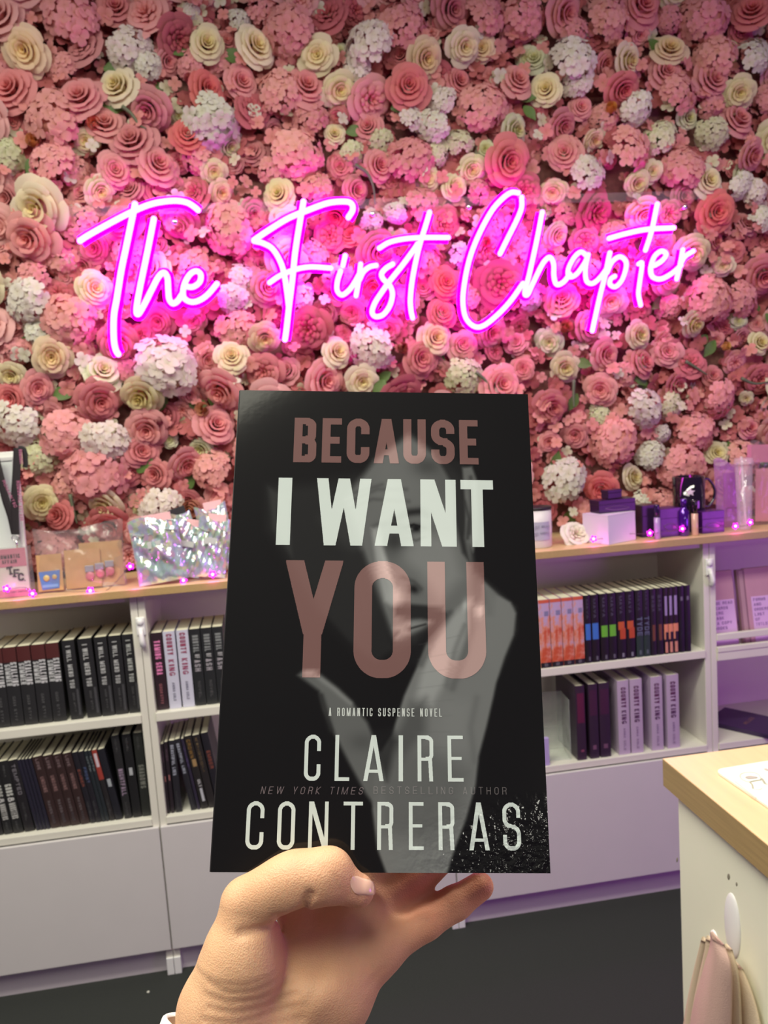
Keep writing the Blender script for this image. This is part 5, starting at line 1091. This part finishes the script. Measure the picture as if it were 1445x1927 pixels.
cover_line('title_lettering', cr([('B', 357, 450), ('E', 473, 553), ('C', 575, 668), ('A', 686, 790), ('U', 807, 900), ('S', 922, 1018), ('E', 1038, 1115)]), 788.5, 872, .175, PG, PT, label='brownish pink word BECAUSE')
cover_line('title_lettering', cr([('I', 288, 345), ('W', 448, 675), ('A', 690, 850), ('N', 878, 1025), ('T', 1045, 1180)]), 901.5, 1027.5, .165, WG, WT, label='white words I WANT', n=120)
cover_line('title_lettering', cr([('Y', 315, 555), ('O', 604, 838), ('U', 908, 1145)]), 1056, 1276, .152, PG, PT, label='large translucent pink word YOU', n=200)
tg = word_spec('A ROMANTIC SUSPENSE NOVEL', 618.5, 831.5, 0, 15.5, .13, .34)
cover_line('tagline_lettering', [(q[0], q[1], q[2]) for q in tg], 1332.5, 1348, .12, (0, 0, 0), (.62, .68, .65), n=48)
cover_line('author_lettering', cr([('C', 400, 467), ('L', 526, 586), ('A', 643, 727), ('I', 788, 806), ('R', 866, 931), ('E', 990, 1054)]), 1383.5, 1470, .088, WG, WT, label='upper line of the author name')
cover_line('author_lettering', cr([('C', 160, 233), ('O', 289, 361), ('N', 417, 498), ('T', 560, 640), ('R', 700, 766), ('E', 830, 891), ('R', 952, 1018), ('A', 1077, 1161), ('S', 1217, 1290)]), 1509, 1599.5, .088, WG, WT, label='lower line of the author name')
ng = word_spec('NEW YORK TIMES', 490, 682, 0, 14, .09, .38); cover_line('bestseller_lettering', [(q[0], q[1], q[2]) for q in ng], 1480.5, 1494.5, .10, (.7, .7, .7), (.17, .14, .15), shear=.2, n=40)
ng = word_spec('BESTSELLING AUTHOR', 703, 953, 0, 14, .09, .38); cover_line('bestseller_lettering', [(q[0], q[1], q[2]) for q in ng], 1480.5, 1494.5, .10, (.9, .9, .9), (.13, .12, .12), n=40)

# ------------------------------------------------------------------ the hand
def hp(x, y, n): return bk(x, y, n)
JT = dict(w0=hp(395, 2130, .010), w1=hp(480, 1990, .014), w2=hp(535, 1990, .022), th0=hp(425, 1905, .006), th1=hp(462, 1800, .001), th2=hp(466, 1702, -.003), th3=hp(610, 1655, -.0112), th4=hp(673, 1676, -.0085),
          i1=hp(560, 1690, .028), i2=hp(600, 1570, .0315), i3=hp(640, 1490, .031), i4=hp(668, 1430, .030),
          m1=hp(668, 1682, .030), m2=hp(738, 1580, .0315), m3=hp(792, 1502, .031), m4=hp(828, 1448, .030),
          r1=hp(690, 1716, .028), r2=hp(778, 1652, .0305), r3=hp(850, 1590, .031), r4=hp(900, 1545, .030),
          p1=hp(705, 1790, .022), p2=hp(800, 1734, .026), p3=hp(858, 1699, .0275), p4=hp(903, 1668, .0275), pm=hp(595, 1850, .011), hy=hp(632, 1880, .016))
mm_ = 1e-3
CAPS = [('w0', 'w1', 27, 25, 1), ('w0', 'w2', 24, 21, 1), ('w1', 'th0', 19, 18, 1), ('th0', 'th1', 18, 16.5, 1), ('th1', 'th2', 16, 9.6, 1), ('th2', 'th3', 9.6, 10.6, 2), ('th3', 'th4', 10.0, 6.6, 2),
        ('w1', 'pm', 18, 13, 1), ('w2', 'hy', 17, 13, 1), ('pm', 'i1', 12, 9.5, 1), ('pm', 'm1', 12, 10, 1), ('hy', 'r1', 12, 10, 1), ('hy', 'p1', 12, 9.6, 1), ('i1', 'm1', 9, 9, 1), ('m1', 'r1', 9.2, 9, 1), ('r1', 'p1', 9, 8.8, 1),
        ('i1', 'i2', 9.4, 8.6, 3), ('i2', 'i3', 8.6, 7.8, 3), ('i3', 'i4', 7.8, 6.6, 3), ('m1', 'm2', 9.6, 8.8, 4), ('m2', 'm3', 8.8, 7.9, 4), ('m3', 'm4', 7.9, 6.8, 4),
        ('r1', 'r2', 9.0, 8.2, 5), ('r2', 'r3', 8.2, 7.6, 5), ('r3', 'r4', 7.6, 6.6, 5), ('p1', 'p2', 8.9, 7.5, 6), ('p2', 'p3', 7.5, 6.9, 6), ('p3', 'p4', 6.9, 6.0, 6)]
CRE_ = [([(590, 1668), (578, 1695), (556, 1712), (528, 1716)], 1.7, 1.8), ([(575, 1712), (535, 1728), (500, 1738), (462, 1744)], 1.3, 1.8), ([(700, 1656), (684, 1690)], .0, 1),
        ([(400, 1835), (440, 1850), (490, 1848), (530, 1835)], .38, .9), ([(395, 1858), (440, 1868), (500, 1866), (545, 1850)], .42, .9), ([(400, 1880), (450, 1888), (510, 1884), (560, 1870)], .40, .9), ([(390, 1902), (450, 1908), (520, 1902), (575, 1890)], .36, .9), ([(430, 1922), (500, 1926), (570, 1915)], .3, .9),
        ([(372, 1822), (410, 1833), (470, 1836), (520, 1822)], .25, .9), ([(620, 1618), (634, 1640), (640, 1660)], .22, .9), ([(610, 1616), (622, 1640), (628, 1662)], .18, .8),
        ([(712, 1752), (730, 1738), (742, 1722)], .5, 1.2), ([(722, 1840), (706, 1856), (690, 1872)], .45, 1.3), ([(800, 1765), (812, 1778)], .3, 1.1),
        ([(560, 1925), (590, 1870), (610, 1810), (618, 1760)], .30, 2.4), ([(700, 1830), (660, 1800), (620, 1770)], .2, 1.5)]
CR2 = [(np.array([hp(x, y, -.002)[[0, 2]] for x, y in P]), a*mm_, w*mm_) for P, a, w in CRE_]
def caps(P, a, b, ra, rb):
    ba = b-a; t = np.clip(((P-a)@ba)/(ba@ba), 0, 1); q = P-a-t[..., None]*ba; return np.sqrt((q*q).sum(-1))-(ra+(rb-ra)*t)
def smin(a, b, k): h = np.clip(.5+.5*(b-a)/k, 0, 1); return b*(1-h)+a*h-k*h*(1-h)
def hand_sdf(P, fine=True):
    grp = {}
    for a, b, ra, rb, g in CAPS:
        d = caps(P, JT[a], JT[b], ra*mm_, rb*mm_); grp[g] = d if g not in grp else smin(grp[g], d, .0065 if g == 1 else .0022)
    d = grp[1]
    for g, k in ((2, .006), (3, .004), (4, .004), (5, .0045), (6, .006)): d = smin(d, grp[g], k)
    for x, y, n, r, k in [(596, 1775, -.004, .011, .014)]:      # hollow of the palm
        c = hp(x, y, n); e = -(np.sqrt(((P-c)**2).sum(-1))-r); d = -smin(-d, -e, k)
    kb = hp(520, 1670, -.0085); d = smin(d, np.sqrt(((P-kb)**2).sum(-1))-.0085, .010)
    kb = hp(625, 1632, -.012); d = smin(d, np.sqrt(((P-kb)**2).sum(-1))-.0064, .007)
    kb = hp(560, 1650, -.010); d = smin(d, np.sqrt(((P-kb)**2).sum(-1))-.0092, .008)
    if fine:
        S = P[..., 0]; Z = P[..., 2]; front = np.clip((.016-P[..., 1])/.012, 0, 1)
        for C_, a, w in CR2:
            if a > 0: d = d+a*np.exp(-(sdline(S, Z, [tuple(c) for c in C_])/w)**2)*front
    return d
def surface_nets(lo, hi, h):
    ax = [np.arange(lo[i], hi[i]+h, h) for i in range(3)]; G = np.stack(np.meshgrid(*ax, indexing='ij'), -1).astype(np.float64)
    f = hand_sdf(G, False); nx, ny, nz = f.shape; ins = f < 0
    off = [(i, j, k) for i in (0, 1) for j in (0, 1) for k in (0, 1)]
    c = lambda A, o: A[o[0]:nx-1+o[0], o[1]:ny-1+o[1], o[2]:nz-1+o[2]]
    acc = np.zeros((nx-1, ny-1, nz-1, 3)); cnt = np.zeros((nx-1, ny-1, nz-1))
    for a in range(8):
        for b in range(a+1, 8):
            oa, ob = off[a], off[b]
            if sum(abs(oa[i]-ob[i]) for i in range(3)) != 1: continue
            fa, fb = c(f, oa), c(f, ob); m = (fa < 0) != (fb < 0); t = np.where(m, fa/(fa-fb+1e-15), 0)
            for i in range(3): acc[..., i] += np.where(m, oa[i]+t*(ob[i]-oa[i]), 0)
            cnt += m
    act = cnt > 0; idx = -np.ones(act.shape, int); idx[act] = np.arange(act.sum())
    ijk = np.argwhere(act); V = np.array(lo)+(ijk+acc[act]/cnt[act][:, None])*h; F = []
    for d in range(3):
        u, v = (d+1) % 3, (d+2) % 3; sl0 = [slice(None)]*3; sl1 = [slice(None)]*3; sl0[d] = slice(0, -1); sl1[d] = slice(1, None)
        A = ins[tuple(sl0)]; B = ins[tuple(sl1)]; E = np.argwhere(A != B); E = E[(E[:, u] > 0) & (E[:, v] > 0) & (E[:, u] < f.shape[u]-1) & (E[:, v] < f.shape[v]-1)]
        def g(du, dv): q = E.copy(); q[:, u] -= du; q[:, v] -= dv; return idx[q[:, 0], q[:, 1], q[:, 2]]
        Q = np.stack([g(1, 1), g(0, 1), g(0, 0), g(1, 0)], -1); fl_ = ~A[E[:, 0], E[:, 1], E[:, 2]]; Q[fl_] = Q[fl_][:, ::-1]; F.append(Q)
    return V, np.concatenate(F)
def grad(P, e=2e-4):
    g = np.stack([hand_sdf(P+np.eye(3)[i]*e)-hand_sdf(P-np.eye(3)[i]*e) for i in range(3)], -1); return g/(np.linalg.norm(g, axis=-1, keepdims=True)+1e-12)
allj = np.array(list(JT.values())); lo = allj.min(0)-.03; hi = allj.max(0)+.03; lo[2] = JT['w0'][2]+.004
V, F = surface_nets(lo, hi, .00105)
for _ in range(3):
    gr = grad(V); V = V-gr*hand_sdf(V)[:, None]
nf = grad(V)
rs = np.random.RandomState(2)
skin = np.tile(np.array(srgb(214, 168, 132)[:3]), (len(V), 1))
def tintp(P, r, col, op):
    global skin
    a = (np.exp(-(((V-P)**2).sum(-1))/(r*r))*op)[:, None]; skin = skin*(1-a)+np.array(srgb(*col)[:3])*a
for k in ('p4', 'r4', 'm4', 'i4'): tintp(JT[k], .012, (206, 120, 96), .75)
tintp(hp(790, 1668, .022), .016, (204, 116, 96), .8); tintp(JT['th4'], .010, (220, 156, 130), .6); tintp(JT['th3'], .011, (214, 156, 128), .45); tintp(hp(590, 1712, .006), .012, (196, 112, 86), .75)
tintp(JT['p2'], .012, (216, 150, 116), .5); tintp(hp(720, 1840, .02), .014, (206, 142, 120), .5); tintp(hp(640, 1690, .0), .014, (208, 140, 108), .5); tintp(JT['th1'], .02, (224, 186, 144), .5)
def smooth_noise(P, s, seed):
    r = np.random.RandomState(seed); a = 0
    for _ in range(6):
        k = r.normal(size=3)*s; a = a+np.sin(P@k+r.uniform(0, 6))
    return a/6
skin = skin*(1+.045*smooth_noise(V, 260, 1)+.03*smooth_noise(V, 900, 2))[:, None]
me = bpy.data.meshes.new('hand'); me.from_pydata(V.tolist(), [], F.tolist()); ink(me, np.clip(skin, 0, 1)); me.polygons.foreach_set('use_smooth', [True]*len(me.polygons)); me.update()
M_skin = bpy.data.materials.new('skin'); M_skin.use_nodes = True; nt = M_skin.node_tree; b = nt.nodes['Principled BSDF']; a_ = nt.nodes.new('ShaderNodeVertexColor'); a_.layer_name = 'ink'; nt.links.new(a_.outputs[0], b.inputs['Base Color'])
b.inputs['Roughness'].default_value = .5; b.inputs['Specular IOR Level'].default_value = .35; b.inputs['Subsurface Weight'].default_value = .25; b.inputs['Subsurface Radius'].default_value = (.9, .35, .2); b.inputs['Subsurface Scale'].default_value = .004
tc = nt.nodes.new('ShaderNodeTexCoord'); vz = nt.nodes.new('ShaderNodeTexVoronoi'); vz.inputs['Scale'].default_value = 1500; nz = nt.nodes.new('ShaderNodeTexNoise'); nz.inputs['Scale'].default_value = 420; nz.inputs['Detail'].default_value = 5
ad = nt.nodes.new('ShaderNodeMath'); ad.operation = 'ADD'; bp = nt.nodes.new('ShaderNodeBump'); bp.inputs['Strength'].default_value = .30; bp.inputs['Distance'].default_value = .0005
for q in (vz, nz): nt.links.new(tc.outputs['Object'], q.inputs['Vector'])
nt.links.new(vz.outputs[0], ad.inputs[0]); nt.links.new(nz.outputs[0], ad.inputs[1]); nt.links.new(ad.outputs[0], bp.inputs['Height']); nt.links.new(bp.outputs[0], b.inputs['Normal'])
HD = thing('hand', 'pale hand holding the black paperback up by its bottom edge, thumb in front', 'hand', tuple(BC)); HD.rotation_euler = HB.rotation_euler
body = obj('skin_surface', me, M_skin, HD, smooth=True)
# thumbnail laid on the skin by sphere tracing from its own plane
M_nail = mat('thumbnail', srgb(232, 188, 168), .22, coat=.6, coat_r=.15, sss=.15)
eyeb = BR.T@(EYE-BC)
nq = np.array([(656, 1643), (705, 1659), (710, 1686), (662, 1684)], float); nn_ = 14; NV = []
for j in range(nn_+1):
    for i in range(nn_+1):
        u, v = i/nn_, j/nn_; uu, vv = 2*u-1, 2*v-1; uu, vv = uu*math.sqrt(1-vv*vv*.38), vv*math.sqrt(1-uu*uu*.42); u, v = (uu+1)/2, (vv+1)/2
        q = (nq[0]*(1-u)+nq[1]*u)*(1-v)+(nq[3]*(1-u)+nq[2]*u)*v; P = hp(q[0], q[1], -.03); d = P-eyeb; d /= np.linalg.norm(d); P = P.copy()
        for _ in range(30):
            s_ = float(hand_sdf(P[None])[0]); P = P+d*s_*.9
            if s_ < 1e-5: break
        g_ = grad(P[None])[0]; e = max(abs(uu), abs(vv)); NV.append(P+g_*(.00062*(1-e**8)-.00010*(e > .99)))
obj('thumbnail', MB().add(NV, [(j*(nn_+1)+i, j*(nn_+1)+i+1, (j+1)*(nn_+1)+i+1, (j+1)*(nn_+1)+i) for j in range(nn_) for i in range(nn_)]), M_nail, HD, smooth=True)
# shirt cuff
a = hp(446, 1952, .012); b_ = hp(395, 2130, .010); ax = (b_-a)/np.linalg.norm(b_-a); e1 = np.cross(ax, (0, 1, 0)); e1 /= np.linalg.norm(e1); e2 = np.cross(e1, ax); cf = MB(); n = 40
for (t, r) in [(.0005, .0290), (-.0006, .0302), (.0004, .0312), (.01, .0318), (.03, .0330), (.055, .0345), (.055, .0335), (.01, .0305), (.0005, .0290)]:
    for k in range(n): q = 2*PI*k/n; cf.v.append(tuple(a+ax*(t+.0012*math.sin(3*q))+(e1*math.cos(q)*1.0+e2*math.sin(q)*.86)*r))
cf.f = [(j*n+i, j*n+(i+1) % n, (j+1)*n+(i+1) % n, (j+1)*n+i) for j in range(8) for i in range(n)]
obj('sleeve_cuff', cf, mat('white_cotton', srgb(238, 240, 232), .8, bump=.2, bscale=1500), HD, smooth=True)
